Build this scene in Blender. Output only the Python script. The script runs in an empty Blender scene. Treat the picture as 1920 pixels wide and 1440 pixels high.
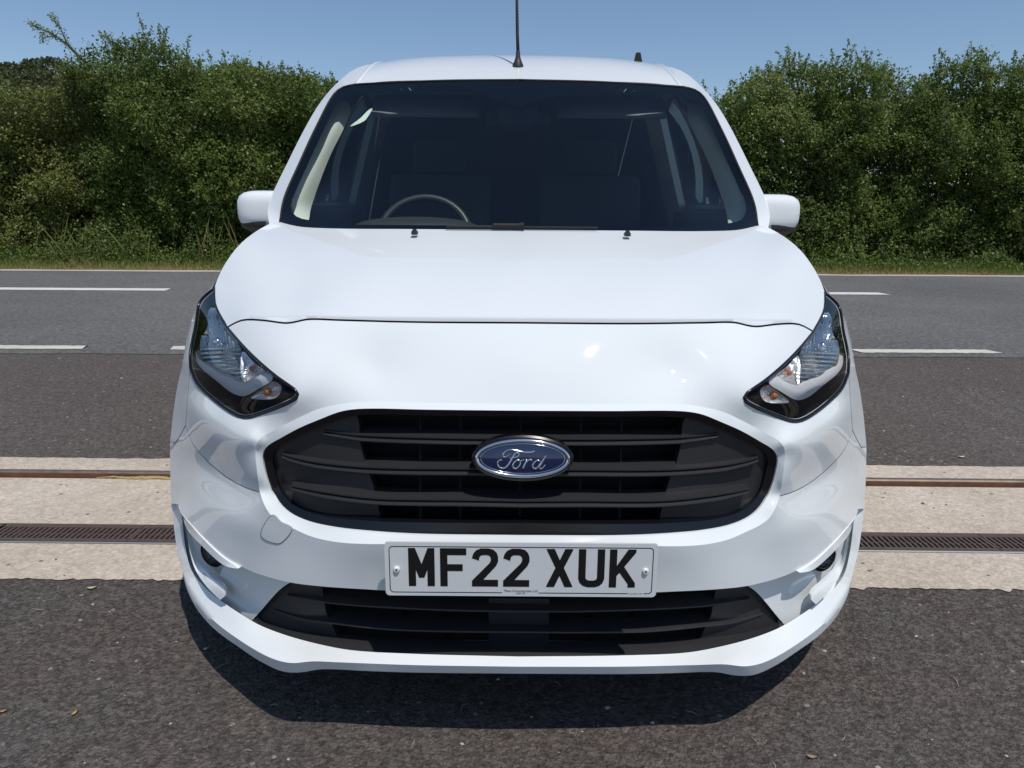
import bpy, bmesh, math, random
import numpy as np
from mathutils import Vector, Matrix
from mathutils.geometry import delaunay_2d_cdt

random.seed(5)
RNG = np.random.default_rng(11)
scene = bpy.context.scene
COL = scene.collection

# ---------------------------------------------------------------- camera, sky, sun, exposure
cam_data = bpy.data.cameras.new('camera')
cam_data.sensor_width = 36.0
cam_data.lens = 36.0 * 1365.0 / 1920.0
cam_data.clip_start, cam_data.clip_end = 0.05, 2000.0
camera = bpy.data.objects.new('camera', cam_data)
COL.objects.link(camera)
camera.location = (-0.018, -1.27, 1.12)
camera.rotation_euler = (Matrix.Rotation(math.radians(90 - 13.2), 3, 'X') @ Matrix.Rotation(math.radians(0.42), 3, 'Z')).to_euler()
scene.camera = camera

SUN_DIR = Vector((0.20, -0.38, 0.89)).normalized()
world = bpy.data.worlds.new('World')
scene.world = world
world.use_nodes = True
wn = world.node_tree
wn.nodes.clear()
sky = wn.nodes.new('ShaderNodeTexSky')
sky.sky_type = 'NISHITA'
sky.sun_disc = False
sky.sun_elevation = math.asin(SUN_DIR.z)
sky.sun_rotation = math.atan2(SUN_DIR.x, SUN_DIR.y)
sky.altitude = 0
sky.air_density, sky.dust_density, sky.ozone_density = 1.0, 0.3, 3.5
bg = wn.nodes.new('ShaderNodeBackground')
bg.inputs['Strength'].default_value = 0.102
wout = wn.nodes.new('ShaderNodeOutputWorld')
wn.links.new(sky.outputs['Color'], bg.inputs['Color'])
wn.links.new(bg.outputs['Background'], wout.inputs['Surface'])

sun_data = bpy.data.lights.new('sun', 'SUN')
sun_data.energy = 3.0
sun_data.angle = math.radians(0.53)
sun_data.color = (1.0, 0.955, 0.89)
sun = bpy.data.objects.new('sun', sun_data)
COL.objects.link(sun)
sun.rotation_euler = SUN_DIR.to_track_quat('Z', 'Y').to_euler()
sun.location = (6, -8, 22)

scene.view_settings.view_transform = 'Standard'
scene.view_settings.look = 'None'
scene.view_settings.gamma = 1.0
scene.view_settings.exposure = 0.04
scene.view_settings.use_curve_mapping = False
scene.render.engine = 'CYCLES'
scene.cycles.max_bounces = 10
scene.cycles.transparent_max_bounces = 16
scene.cycles.use_denoising = True

# ---------------------------------------------------------------- materials
def mat(name):
    m = bpy.data.materials.new(name)
    m.use_nodes = True
    nt = m.node_tree
    nt.nodes.clear()
    out = nt.nodes.new('ShaderNodeOutputMaterial')
    return m, nt, out

def N(nt, kind, **kw):
    n = nt.nodes.new(kind)
    for k, v in kw.items():
        if k in n.bl_rna.properties and k not in n.inputs:
            setattr(n, k, v)
        else:
            n.inputs[k.replace('_', ' ')].default_value = v
    return n

def L(nt, a, b):
    nt.links.new(a, b)

def principled(name, color, rough=0.5, metal=0.0, coat=0.0, spec=0.5, bump=None, grain=None, coat_rough=0.02):
    """bump = (scale, strength, distance); grain = (scale, amount) colour variation"""
    m, nt, out = mat(name)
    p = N(nt, 'ShaderNodeBsdfPrincipled')
    p.inputs['Base Color'].default_value = (*color, 1)
    p.inputs['Roughness'].default_value = rough
    p.inputs['Metallic'].default_value = metal
    p.inputs['Coat Weight'].default_value = coat
    p.inputs['Coat Roughness'].default_value = coat_rough
    p.inputs['Specular IOR Level'].default_value = spec
    L(nt, p.outputs[0], out.inputs['Surface'])
    tc = N(nt, 'ShaderNodeTexCoord')
    if grain:
        n = N(nt, 'ShaderNodeTexNoise', Scale=grain[0], Detail=5.0)
        L(nt, tc.outputs['Object'], n.inputs['Vector'])
        mx = N(nt, 'ShaderNodeMix', data_type='RGBA')
        L(nt, n.outputs['Fac'], mx.inputs['Factor'])
        mx.inputs['A'].default_value = (*[c * (1 - grain[1]) for c in color], 1)
        mx.inputs['B'].default_value = (*[min(1, c * (1 + grain[1])) for c in color], 1)
        mx.inputs[6].default_value = (*[c * (1 - grain[1]) for c in color], 1)
        mx.inputs[7].default_value = (*[min(1, c * (1 + grain[1])) for c in color], 1)
        L(nt, mx.outputs[2], p.inputs['Base Color'])
    if bump:
        n = N(nt, 'ShaderNodeTexNoise', Scale=bump[0], Detail=3.0)
        L(nt, tc.outputs['Object'], n.inputs['Vector'])
        b = N(nt, 'ShaderNodeBump', Strength=bump[1], Distance=bump[2])
        L(nt, n.outputs['Fac'], b.inputs['Height'])
        L(nt, b.outputs[0], p.inputs['Normal'])
    return m

def glass_mat(name, tint, refl=1.0, ior=1.5, rough=0.0):
    m, nt, out = mat(name)
    f = N(nt, 'ShaderNodeFresnel', IOR=ior)
    t = N(nt, 'ShaderNodeBsdfTransparent', Color=(*tint, 1))
    g = N(nt, 'ShaderNodeBsdfGlossy', Roughness=rough, Color=(refl, refl, refl, 1))
    mx = N(nt, 'ShaderNodeMixShader')
    L(nt, f.outputs[0], mx.inputs[0]); L(nt, t.outputs[0], mx.inputs[1]); L(nt, g.outputs[0], mx.inputs[2])
    L(nt, mx.outputs[0], out.inputs['Surface'])
    return m

def ramp(nt, stops):
    r = N(nt, 'ShaderNodeValToRGB')
    e = r.color_ramp.elements
    while len(e) < len(stops): e.new(0.5)
    for el, (pos, c) in zip(e, stops):
        el.position = pos; el.color = (*c, 1)
    return r

def tarmac_mat(name, base, patch, stone, scale=110.0, contrast=1.0, bumpd=0.004, patch_scale=0.9, speck=0.93):
    m, nt, out = mat(name)
    p = N(nt, 'ShaderNodeBsdfPrincipled', Roughness=0.85)
    p.inputs['Specular IOR Level'].default_value = 0.15
    tc = N(nt, 'ShaderNodeTexCoord')
    big = N(nt, 'ShaderNodeTexNoise', Scale=patch_scale, Detail=6.0, Roughness=0.6)
    mid = N(nt, 'ShaderNodeTexNoise', Scale=scale * 0.35, Detail=4.0, Roughness=0.7)
    vor = N(nt, 'ShaderNodeTexVoronoi', Scale=scale)
    vor2 = N(nt, 'ShaderNodeTexVoronoi', Scale=scale * 0.42)
    for n in (big, mid, vor, vor2): L(nt, tc.outputs['Object'], n.inputs['Vector'])
    rb = ramp(nt, [(0.32, base), (0.68, patch)])
    L(nt, big.outputs['Fac'], rb.inputs[0])
    sep = N(nt, 'ShaderNodeSeparateColor'); L(nt, vor.outputs['Color'], sep.inputs[0])
    mr = N(nt, 'ShaderNodeMapRange'); mr.inputs['To Min'].default_value = 1 - 0.32 * contrast; mr.inputs['To Max'].default_value = 1 + 0.32 * contrast
    L(nt, sep.outputs[0], mr.inputs['Value'])
    mr2 = N(nt, 'ShaderNodeMapRange'); mr2.inputs['From Min'].default_value = 0.3; mr2.inputs['From Max'].default_value = 0.7
    mr2.inputs['To Min'].default_value = 1 - 0.3 * contrast; mr2.inputs['To Max'].default_value = 1 + 0.3 * contrast
    L(nt, mid.outputs['Fac'], mr2.inputs['Value'])
    mul = N(nt, 'ShaderNodeMath', operation='MULTIPLY'); L(nt, mr.outputs[0], mul.inputs[0]); L(nt, mr2.outputs[0], mul.inputs[1])
    vm = N(nt, 'ShaderNodeVectorMath', operation='SCALE'); L(nt, rb.outputs[0], vm.inputs[0]); L(nt, mul.outputs[0], vm.inputs['Scale'])
    sep2 = N(nt, 'ShaderNodeSeparateColor'); L(nt, vor2.outputs['Color'], sep2.inputs[0])
    gt = N(nt, 'ShaderNodeMath', operation='GREATER_THAN'); gt.inputs[1].default_value = speck; L(nt, sep2.outputs[1], gt.inputs[0])
    near = N(nt, 'ShaderNodeMath', operation='LESS_THAN'); near.inputs[1].default_value = 0.3; L(nt, vor2.outputs['Distance'], near.inputs[0])
    both = N(nt, 'ShaderNodeMath', operation='MULTIPLY'); L(nt, gt.outputs[0], both.inputs[0]); L(nt, near.outputs[0], both.inputs[1])
    mx = N(nt, 'ShaderNodeMix', data_type='RGBA')
    L(nt, both.outputs[0], mx.inputs[0]); L(nt, vm.outputs[0], mx.inputs[6]); mx.inputs[7].default_value = (*stone, 1)
    L(nt, mx.outputs[2], p.inputs['Base Color'])
    fine = N(nt, 'ShaderNodeTexNoise', Scale=scale * 1.1, Detail=3.0, Roughness=0.6)
    L(nt, tc.outputs['Object'], fine.inputs['Vector'])
    pit = N(nt, 'ShaderNodeMapRange'); pit.inputs['From Min'].default_value = 0.36; pit.inputs['From Max'].default_value = 0.62
    L(nt, fine.outputs['Fac'], pit.inputs['Value'])
    sm = N(nt, 'ShaderNodeTexVoronoi', Scale=scale * 0.9, feature='SMOOTH_F1'); sm.inputs['Smoothness'].default_value = 0.6
    L(nt, tc.outputs['Object'], sm.inputs['Vector'])
    h1 = N(nt, 'ShaderNodeMath', operation='MULTIPLY_ADD'); L(nt, sm.outputs['Distance'], h1.inputs[0]); h1.inputs[1].default_value = -0.45
    L(nt, pit.outputs[0], h1.inputs[2])
    b = N(nt, 'ShaderNodeBump', Strength=1.0, Distance=bumpd)
    L(nt, h1.outputs[0], b.inputs['Height']); L(nt, b.outputs[0], p.inputs['Normal'])
    L(nt, p.outputs[0], out.inputs['Surface'])
    return m

def leaf_mat(name, stops, translucent=0.3):
    m, nt, out = mat(name)
    at = N(nt, 'ShaderNodeAttribute', attribute_name='tint')
    r = ramp(nt, stops)
    L(nt, at.outputs['Fac'], r.inputs[0])
    p = N(nt, 'ShaderNodeBsdfPrincipled', Roughness=0.45)
    p.inputs['Specular IOR Level'].default_value = 0.35
    L(nt, r.outputs[0], p.inputs['Base Color'])
    t = N(nt, 'ShaderNodeBsdfTranslucent'); L(nt, r.outputs[0], t.inputs['Color'])
    mx = N(nt, 'ShaderNodeMixShader'); mx.inputs[0].default_value = translucent
    L(nt, p.outputs[0], mx.inputs[1]); L(nt, t.outputs[0], mx.inputs[2])
    L(nt, mx.outputs[0], out.inputs['Surface'])
    return m

M = {}
M['paint'] = principled('white_paint', (0.79, 0.818, 0.818), rough=0.5, coat=1.0, coat_rough=0.02, spec=0.0)
M['black_gloss'] = principled('gloss_black_plastic', (0.006, 0.006, 0.008), rough=0.22)
M['black_satin'] = principled('textured_black_plastic', (0.026, 0.026, 0.028), rough=0.45, bump=(900, 0.35, 0.0006))
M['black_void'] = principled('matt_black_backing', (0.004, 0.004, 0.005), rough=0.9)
M['rubber'] = principled('rubber', (0.007, 0.007, 0.007), rough=0.7, bump=(300, 0.3, 0.001))
M['chrome'] = principled('chrome', (0.75, 0.77, 0.8), rough=0.09, metal=1.0)
M['chrome_rib'] = principled('faceted_reflector', (0.86, 0.87, 0.88), rough=0.25, metal=0.75)
M['joint'] = principled('joint_grey', (0.16, 0.17, 0.18), rough=0.8)  # plain grey of the wing joints and the tow cover outline
M['main_bowl'] = principled('reflector_bowl', (0.66, 0.64, 0.61), rough=0.12, metal=1.0)
M['silver'] = principled('satin_silver', (0.62, 0.63, 0.65), rough=0.4, metal=0.0)
M['dark_chrome'] = principled('smoked_reflector', (0.20, 0.21, 0.22), rough=0.2, metal=1.0, bump=(120, 1.0, 0.006))
M['amber'] = principled('amber_bulb', (0.42, 0.11, 0.02), rough=0.15, coat=1.0)
M['blue'] = principled('blue_enamel', (0.004, 0.012, 0.060), rough=0.25, coat=1.0)
M['plate'] = principled('reflective_plate', (0.68, 0.69, 0.69), rough=0.35, coat=0.4, grain=(60, 0.04))
M['plate_ink'] = principled('plate_ink', (0.008, 0.008, 0.009), rough=0.35)
M['white_plastic'] = principled('white_plastic', (0.75, 0.75, 0.74), rough=0.4)
M['trim'] = principled('pale_cabin_trim', (0.84, 0.86, 0.80), rough=0.75)
M['cabin'] = principled('charcoal_cabin_plastic', (0.032, 0.036, 0.041), rough=0.6)
M['fabric'] = principled('dark_seat_fabric', (0.060, 0.070, 0.080), rough=0.9, bump=(500, 0.4, 0.001))
M['bulkhead'] = principled('painted_bulkhead', (0.11, 0.125, 0.14), rough=0.6)
M['glass'] = glass_mat('windscreen_glass', (0.90, 0.96, 0.93), refl=0.9)
M['side_glass'] = glass_mat('side_glass', (0.74, 0.82, 0.77))
M['lens'] = glass_mat('clear_lens', (0.95, 0.955, 0.955), ior=1.2)
M['mirror_glass'] = principled('mirror_glass', (0.8, 0.82, 0.84), rough=0.02, metal=1.0)
M['alloy'] = principled('wheel_alloy', (0.35, 0.36, 0.37), rough=0.35, metal=0.9)
M['paper'] = principled('sticker_paper', (0.72, 0.8, 0.74), rough=0.7)

# ---------------------------------------------------------------- object helpers
def link(o, parent=None):
    COL.objects.link(o)
    if parent: o.parent = parent
    return o

def obj(name, data, material=None, parent=None, smooth=False, sharp=None):
    if material is not None:
        data.materials.append(material)
    if smooth:
        data.polygons.foreach_set('use_smooth', [True] * len(data.polygons))
        if sharp: data.set_sharp_from_angle(angle=math.radians(sharp))
    data.update()
    return link(bpy.data.objects.new(name, data), parent)

def thing(name, label, cat, loc=(0, 0, 0), rotz=0.0, group=None):
    e = bpy.data.objects.new(name, None)
    COL.objects.link(e)
    e.empty_display_size = 0.2
    e.location = loc; e.rotation_euler = (0, 0, rotz)
    return tag(e, label, cat, group)

def tag(o, label, cat, group=None):
    o['label'] = label; o['category'] = cat
    if group: o['group'] = group
    return o

def mesh_of(verts, faces, name='mesh'):
    m = bpy.data.meshes.new(name)
    m.from_pydata([tuple(map(float, v)) for v in verts], [], [tuple(int(i) for i in f) for f in faces])
    return m

def bm_mesh(bm, name='mesh'):
    m = bpy.data.meshes.new(name)
    bm.to_mesh(m); bm.free()
    return m

def box_bm(bm, c, s, rot=None, bevel=0.0):
    g = bmesh.ops.create_cube(bm, size=1.0)
    vs = g['verts']
    bmesh.ops.scale(bm, vec=s, verts=vs)
    if bevel:
        es = list({e for v in vs for e in v.link_edges})
        r = bmesh.ops.bevel(bm, geom=es, offset=bevel, segments=2, affect='EDGES', profile=0.6)
        vs = [v for v in bm.verts if v in set(r['verts']) or v in set(vs)]
        vs = list({v for f in r['faces'] for v in f.verts} | {v for v in vs if v.is_valid})
    if rot is not None:
        bmesh.ops.rotate(bm, cent=(0, 0, 0), matrix=rot, verts=vs)
    bmesh.ops.translate(bm, vec=c, verts=vs)
    return vs

def box(name, c, s, material, parent=None, rot=None, bevel=0.0):
    bm = bmesh.new(); box_bm(bm, c, s, rot, bevel)
    return obj(name, bm_mesh(bm, name), material, parent, smooth=bevel > 0, sharp=35)

def tube_data(pts, radii, sides=8, cap=True, closed=False):
    pts = [Vector(p) for p in pts]
    n = len(pts)
    if not hasattr(radii, '__len__'): radii = [radii] * n
    verts, faces = [], []
    up = None
    for i, p in enumerate(pts):
        if closed: d = pts[(i + 1) % n] - pts[i - 1]
        else: d = pts[min(i + 1, n - 1)] - pts[max(i - 1, 0)]
        d.normalize()
        if up is None:
            up = d.orthogonal().normalized()
        up = (up - d * up.dot(d)).normalized()
        side = d.cross(up)
        for k in range(sides):
            a = 2 * math.pi * k / sides
            verts.append(p + (up * math.cos(a) + side * math.sin(a)) * radii[i])
    for i in range(n if closed else n - 1):
        for k in range(sides):
            a = i * sides + k; b = i * sides + (k + 1) % sides
            j = (i + 1) % n
            c = j * sides + (k + 1) % sides; d = j * sides + k
            faces.append((a, b, c, d))
    if cap and not closed:
        faces.append(tuple(reversed(range(sides))))
        faces.append(tuple(range((n - 1) * sides, n * sides)))
    return verts, faces

def tube(name, pts, radii, material, parent=None, sides=8, closed=False):
    v, f = tube_data(pts, radii, sides, closed=closed)
    return obj(name, mesh_of(v, f, name), material, parent, smooth=True, sharp=50)

def lathe_data(profile, sides=24):
    verts, faces = [], []
    for r, z in profile:
        for k in range(sides):
            a = 2 * math.pi * k / sides
            verts.append((r * math.cos(a), r * math.sin(a), z))
    for i in range(len(profile) - 1):
        for k in range(sides):
            faces.append((i * sides + k, i * sides + (k + 1) % sides, (i + 1) * sides + (k + 1) % sides, (i + 1) * sides + k))
    return verts, faces

# ---------------------------------------------------------------- van skin: measured curves (metres; x across, y back from the number plate, z up; left half)
CURVES = {
    'gap': [[-0.6694, 0.38, 0.8597], [-0.6438, 0.36, 0.8727], [-0.6147, 0.338, 0.8828], [-0.5578, 0.3, 0.8875], [-0.5028, 0.268, 0.8869], [-0.4835, 0.257, 0.8898], [-0.4456, 0.24, 0.8993], [-0.3703, 0.218, 0.9014], [-0.2202, 0.204, 0.9007], [0.0, 0.2, 0.9013]],
    'hl_up': [[-0.7962, 0.635, 0.9246], [-0.7797, 0.59, 0.9075], [-0.7543, 0.53, 0.8932], [-0.7175, 0.46, 0.8791], [-0.6694, 0.38, 0.8597]],
    'hl_lo': [[-0.6694, 0.38, 0.8597], [-0.6136, 0.3, 0.8407], [-0.5631, 0.235, 0.8229], [-0.4975, 0.165, 0.7986], [-0.4593, 0.135, 0.7839], [-0.4451, 0.125, 0.7777], [-0.4389, 0.12, 0.7703]],
    'hl_bot': [[-0.4389, 0.12, 0.7703], [-0.442, 0.122, 0.7622], [-0.4538, 0.128, 0.754], [-0.4917, 0.15, 0.7336], [-0.5339, 0.175, 0.714], [-0.5733, 0.205, 0.6966], [-0.5978, 0.225, 0.6925], [-0.6296, 0.25, 0.6972], [-0.6938, 0.325, 0.7036], [-0.77, 0.42, 0.7193], [-0.8043, 0.47, 0.7461]],
    'hl_out': [[-0.8043, 0.47, 0.7461], [-0.816, 0.5, 0.7734], [-0.8233, 0.535, 0.8008], [-0.8293, 0.575, 0.8325], [-0.8365, 0.63, 0.8873], [-0.8192, 0.64, 0.9086], [-0.7962, 0.635, 0.9246]],
    'shoulder': [[-0.7938, 1.1, 1.0812], [-0.7982, 1.0, 1.0635], [-0.7983, 0.85, 1.0295], [-0.8032, 0.75, 0.986], [-0.8022, 0.68, 0.9483], [-0.7962, 0.635, 0.9246]],
    'bonnet_rear': [[0.0, 0.88, 1.0734], [-0.3232, 0.89, 1.0731], [-0.5418, 0.93, 1.0723], [-0.6688, 1.0, 1.0755], [-0.7272, 1.06, 1.083], [-0.7595, 1.1, 1.0872], [-0.7938, 1.1, 1.0812]],
    'seam_up': [[-0.8043, 0.47, 0.7461], [-0.8113, 0.46, 0.6814], [-0.8188, 0.458, 0.6345], [-0.8229, 0.455, 0.6052]],
    'seam': [[-0.8229, 0.455, 0.6052], [-0.8081, 0.435, 0.5868], [-0.7906, 0.415, 0.5701], [-0.7477, 0.37, 0.5519], [-0.6965, 0.318, 0.5403], [-0.6547, 0.275, 0.536], [-0.5916, 0.21, 0.5388], [-0.5458, 0.165, 0.5472]],
    'surround_top': [[0.0, 0.092, 0.7615], [-0.1831, 0.095, 0.7614], [-0.2886, 0.106, 0.7605], [-0.3296, 0.112, 0.7564], [-0.3704, 0.119, 0.7483], [-0.4047, 0.127, 0.7377], [-0.4578, 0.14, 0.711], [-0.5005, 0.151, 0.6871], [-0.5287, 0.157, 0.6703], [-0.5413, 0.159, 0.657], [-0.5456, 0.158, 0.6389], [-0.5447, 0.155, 0.6063], [-0.5414, 0.153, 0.552]],
    'surround_bot': [[-0.5414, 0.153, 0.552], [-0.5322, 0.147, 0.5273], [-0.5173, 0.138, 0.5075], [-0.4954, 0.126, 0.4975], [-0.4654, 0.112, 0.4899], [-0.4206, 0.09, 0.4817], [-0.3662, 0.065, 0.4823], [-0.3021, 0.042, 0.4893], [-0.2027, 0.025, 0.4993], [0.0, 0.02, 0.5044]],
    'grille_top': [[0.0, 0.08, 0.7509], [-0.1819, 0.083, 0.7508], [-0.2867, 0.094, 0.7492], [-0.3275, 0.1, 0.7456], [-0.3552, 0.106, 0.7389], [-0.3977, 0.117, 0.7202], [-0.4425, 0.129, 0.6987], [-0.4892, 0.146, 0.6706], [-0.5183, 0.158, 0.6517], [-0.5312, 0.164, 0.637], [-0.5351, 0.166, 0.6235], [-0.5339, 0.166, 0.6083], [-0.5299, 0.165, 0.5817], [-0.5221, 0.165, 0.5498]],
    'grille_bot': [[-0.5221, 0.165, 0.5498], [-0.4984, 0.148, 0.5236], [-0.4729, 0.134, 0.5096], [-0.4322, 0.113, 0.5026], [-0.3718, 0.088, 0.5015], [-0.3031, 0.066, 0.5041], [-0.2059, 0.05, 0.5054], [0.0, 0.045, 0.506]],
    'bumper_edge': [[0.0, 0.035, 0.3901], [-0.2666, 0.0523, 0.3841], [-0.3072, 0.0629, 0.3803], [-0.4103, 0.09, 0.3717], [-0.4869, 0.1241, 0.3622], [-0.5713, 0.1725, 0.357], [-0.6217, 0.2061, 0.3582], [-0.6669, 0.241, 0.361], [-0.7535, 0.3245, 0.3763], [-0.8208, 0.4071, 0.3789], [-0.8485, 0.438, 0.3853], [-0.882, 0.4966, 0.3793]],
    'fender_bumper': [[-0.8229, 0.455, 0.6052], [-0.8505, 0.48, 0.5711], [-0.8852, 0.52, 0.5384], [-0.9243, 0.575, 0.5234]],
    'bumper_side': [[-0.9293, 0.585, 0.5201], [-0.9346, 0.58, 0.4437], [-0.934, 0.565, 0.352]],
    'fender_side': [[-0.8043, 0.47, 0.7461], [-0.8636, 0.58, 0.7535], [-0.8902, 0.61, 0.7159], [-0.9064, 0.62, 0.6817], [-0.9197, 0.605, 0.6077], [-0.9293, 0.585, 0.5201]],
    'lip_top': [[-0.934, 0.565, 0.352], [-0.882, 0.4966, 0.3793], [-0.8808, 0.5045, 0.3567], [-0.8836, 0.515, 0.2442], [-0.8367, 0.44, 0.2187], [-0.7604, 0.345, 0.222], [-0.6947, 0.28, 0.2239], [-0.5989, 0.2, 0.2243], [-0.5706, 0.183, 0.2217], [-0.5031, 0.148, 0.2205], [-0.4245, 0.114, 0.2222], [-0.3521, 0.09, 0.2245], [-0.2141, 0.064, 0.2341], [0.0, 0.055, 0.2357]],
    'lip_crease': [[-0.885, 0.487, 0.2045], [-0.8366, 0.41, 0.1974], [-0.7328, 0.28, 0.1902], [-0.6169, 0.168, 0.1963], [-0.5159, 0.078, 0.2123], [-0.4683, 0.054, 0.2177], [-0.4227, 0.056, 0.2204], [-0.3647, 0.056, 0.2184], [-0.2114, 0.042, 0.223], [0.0, 0.035, 0.2259]],
    'lip_side': [[-0.934, 0.565, 0.352], [-0.9285, 0.555, 0.304], [-0.9173, 0.535, 0.2529], [-0.885, 0.487, 0.2045]],
    'lip_bottom': [[-0.885, 0.487, 0.2045], [-0.8527, 0.435, 0.1716], [-0.7855, 0.345, 0.1612], [-0.7072, 0.255, 0.1665], [-0.6225, 0.178, 0.1712], [-0.5625, 0.128, 0.1732], [-0.5036, 0.085, 0.1786], [-0.4752, 0.07, 0.1842], [-0.4481, 0.069, 0.1863], [-0.4156, 0.073, 0.1901], [-0.3819, 0.068, 0.1939], [-0.3137, 0.06, 0.1962], [-0.2133, 0.052, 0.1989], [0.0, 0.044, 0.2037]],
    'cheek_top': [[-0.6441, 0.261, 0.3312], [-0.5917, 0.2262, 0.3299], [-0.5291, 0.1845, 0.3356], [-0.4933, 0.1672, 0.3389]],
    'intake_side': [[-0.4933, 0.1672, 0.3389], [-0.5165, 0.1785, 0.3198], [-0.5501, 0.1984, 0.2812], [-0.5804, 0.2166, 0.2426], [-0.6133, 0.2365, 0.2021]],
    'cheek_bottom': [[-0.6133, 0.2365, 0.2021], [-0.6575, 0.2701, 0.2037], [-0.7151, 0.3269, 0.1968]],
    'cheek_side': [[-0.7151, 0.3269, 0.1968], [-0.7268, 0.341, 0.2159], [-0.7313, 0.3472, 0.2382], [-0.6982, 0.3148, 0.2978], [-0.6441, 0.261, 0.3312]],
    'fog_bar_in': [[-0.6204, 0.2013, 0.3517], [-0.6366, 0.2121, 0.3473], [-0.667, 0.2372, 0.3413], [-0.7634, 0.3334, 0.3501], [-0.8287, 0.4203, 0.3429], [-0.8551, 0.4549, 0.3664]],
    'fog_hook_out': [[-0.8517, 0.465, 0.3342], [-0.8415, 0.445, 0.3067], [-0.8294, 0.4253, 0.2722], [-0.8077, 0.397, 0.2458], [-0.751, 0.3232, 0.2426], [-0.7225, 0.2959, 0.2369], [-0.6982, 0.2748, 0.2324]],
    'fog_hook_in': [[-0.6819, 0.2653, 0.2489], [-0.6859, 0.2751, 0.2612], [-0.7388, 0.3293, 0.2633], [-0.8071, 0.4162, 0.2535], [-0.8341, 0.4493, 0.2751], [-0.8451, 0.4597, 0.3071], [-0.8517, 0.465, 0.3342]],
    'fog_floor': [[-0.9268, 0.56, 0.3877], [-0.8594, 0.5, 0.3706], [-0.7586, 0.405, 0.3261], [-0.6699, 0.3089, 0.323], [-0.6328, 0.2635, 0.3301], [-0.6747, 0.3035, 0.2373], [-0.7119, 0.3388, 0.1813], [-0.847, 0.511, 0.128], [-0.8919, 0.53, 0.1648], [-0.9181, 0.565, 0.2338]],
    'glass_side': [[-0.7595, 1.1, 1.0872], [-0.7615, 1.16, 1.1565], [-0.7451, 1.31, 1.2822], [-0.7259, 1.47, 1.4115], [-0.6931, 1.64, 1.5518], [-0.6655, 1.665, 1.5785], [-0.6207, 1.665, 1.5892]],
    'glass_top': [[-0.6207, 1.665, 1.5892], [-0.5243, 1.645, 1.5913], [-0.383, 1.62, 1.5937], [-0.2511, 1.608, 1.5964], [0.0, 1.6, 1.5986]],
    'glass_base': [[0.0, 0.88, 1.0734], [-0.3232, 0.89, 1.0731], [-0.5418, 0.93, 1.0723], [-0.6688, 1.0, 1.0755], [-0.7272, 1.06, 1.083], [-0.7595, 1.1, 1.0872]],
    'frit_side': [[-0.6497, 1.09, 1.0922], [-0.7021, 1.11, 1.1016], [-0.7291, 1.13, 1.118], [-0.7398, 1.16, 1.1449], [-0.7255, 1.3, 1.2592], [-0.7034, 1.46, 1.3925], [-0.6797, 1.6, 1.5086], [-0.6554, 1.63, 1.5374], [-0.605, 1.63, 1.549]],
    'frit_top': [[-0.605, 1.63, 1.549], [-0.5046, 1.63, 1.5647], [-0.2224, 1.59, 1.5752], [-0.1426, 1.56, 1.5509], [-0.0839, 1.55, 1.5242], [0.0, 1.5, 1.4924]],
    'frit_base': [[0.0, 0.9, 1.0851], [-0.3272, 0.92, 1.084], [-0.5507, 0.97, 1.0847], [-0.6497, 1.09, 1.0922]],
    'frame_in': [[0.0, 0.088, 0.7369], [-0.183, 0.09, 0.7371], [-0.2887, 0.102, 0.7346], [-0.3382, 0.112, 0.7276], [-0.3873, 0.124, 0.7095], [-0.4351, 0.138, 0.686], [-0.4815, 0.154, 0.6602], [-0.5062, 0.166, 0.6411], [-0.5162, 0.172, 0.6204], [-0.5149, 0.173, 0.5942], [-0.5029, 0.168, 0.5487], [-0.4782, 0.152, 0.528], [-0.4464, 0.136, 0.5184], [-0.3964, 0.112, 0.5162], [-0.292, 0.078, 0.5215], [-0.1839, 0.062, 0.5261], [0.0, 0.056, 0.5291]],
    'slat_one': [[0.0, 0.086, 0.6944], [-0.0557, 0.087, 0.6936], [-0.184, 0.091, 0.6936], [-0.3052, 0.1133, 0.6901], [-0.3587, 0.1253, 0.6904], [-0.3958, 0.1329, 0.6923]],
    'slat_two': [[0.0, 0.072, 0.6347], [-0.0989, 0.074, 0.6354], [-0.2477, 0.0868, 0.6313], [-0.3342, 0.1079, 0.627], [-0.4236, 0.1314, 0.6282], [-0.4706, 0.1482, 0.6312], [-0.4902, 0.1557, 0.6343]],
    'slat_three': [[0.0, 0.06, 0.5754], [-0.109, 0.062, 0.5759], [-0.2902, 0.0835, 0.5691], [-0.3923, 0.107, 0.5714], [-0.4468, 0.1287, 0.5711], [-0.4709, 0.1404, 0.571]],
    'grille_blank': [[-0.3293, 0.125, 0.7284], [-0.3908, 0.138, 0.7098], [-0.4406, 0.15, 0.6856], [-0.4905, 0.165, 0.6577], [-0.5215, 0.18, 0.6293], [-0.5249, 0.185, 0.604], [-0.5155, 0.185, 0.5419], [-0.4898, 0.17, 0.5181], [-0.451, 0.15, 0.5064], [-0.3892, 0.125, 0.5047], [-0.2803, 0.105, 0.505], [-0.284, 0.105, 0.5236], [-0.293, 0.11, 0.571], [-0.3005, 0.115, 0.5964], [-0.314, 0.12, 0.6342], [-0.3205, 0.122, 0.6683]],
    'low_frame_in': [[-0.4977, 0.1794, 0.3259], [-0.5148, 0.1896, 0.3085], [-0.5466, 0.2111, 0.27], [-0.5762, 0.2308, 0.2316], [-0.5933, 0.2372, 0.21], [-0.5144, 0.1874, 0.2114], [-0.4191, 0.1412, 0.2177], [-0.3084, 0.1082, 0.2257], [-0.1928, 0.0888, 0.2329], [0.0, 0.08, 0.2352]],
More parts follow.
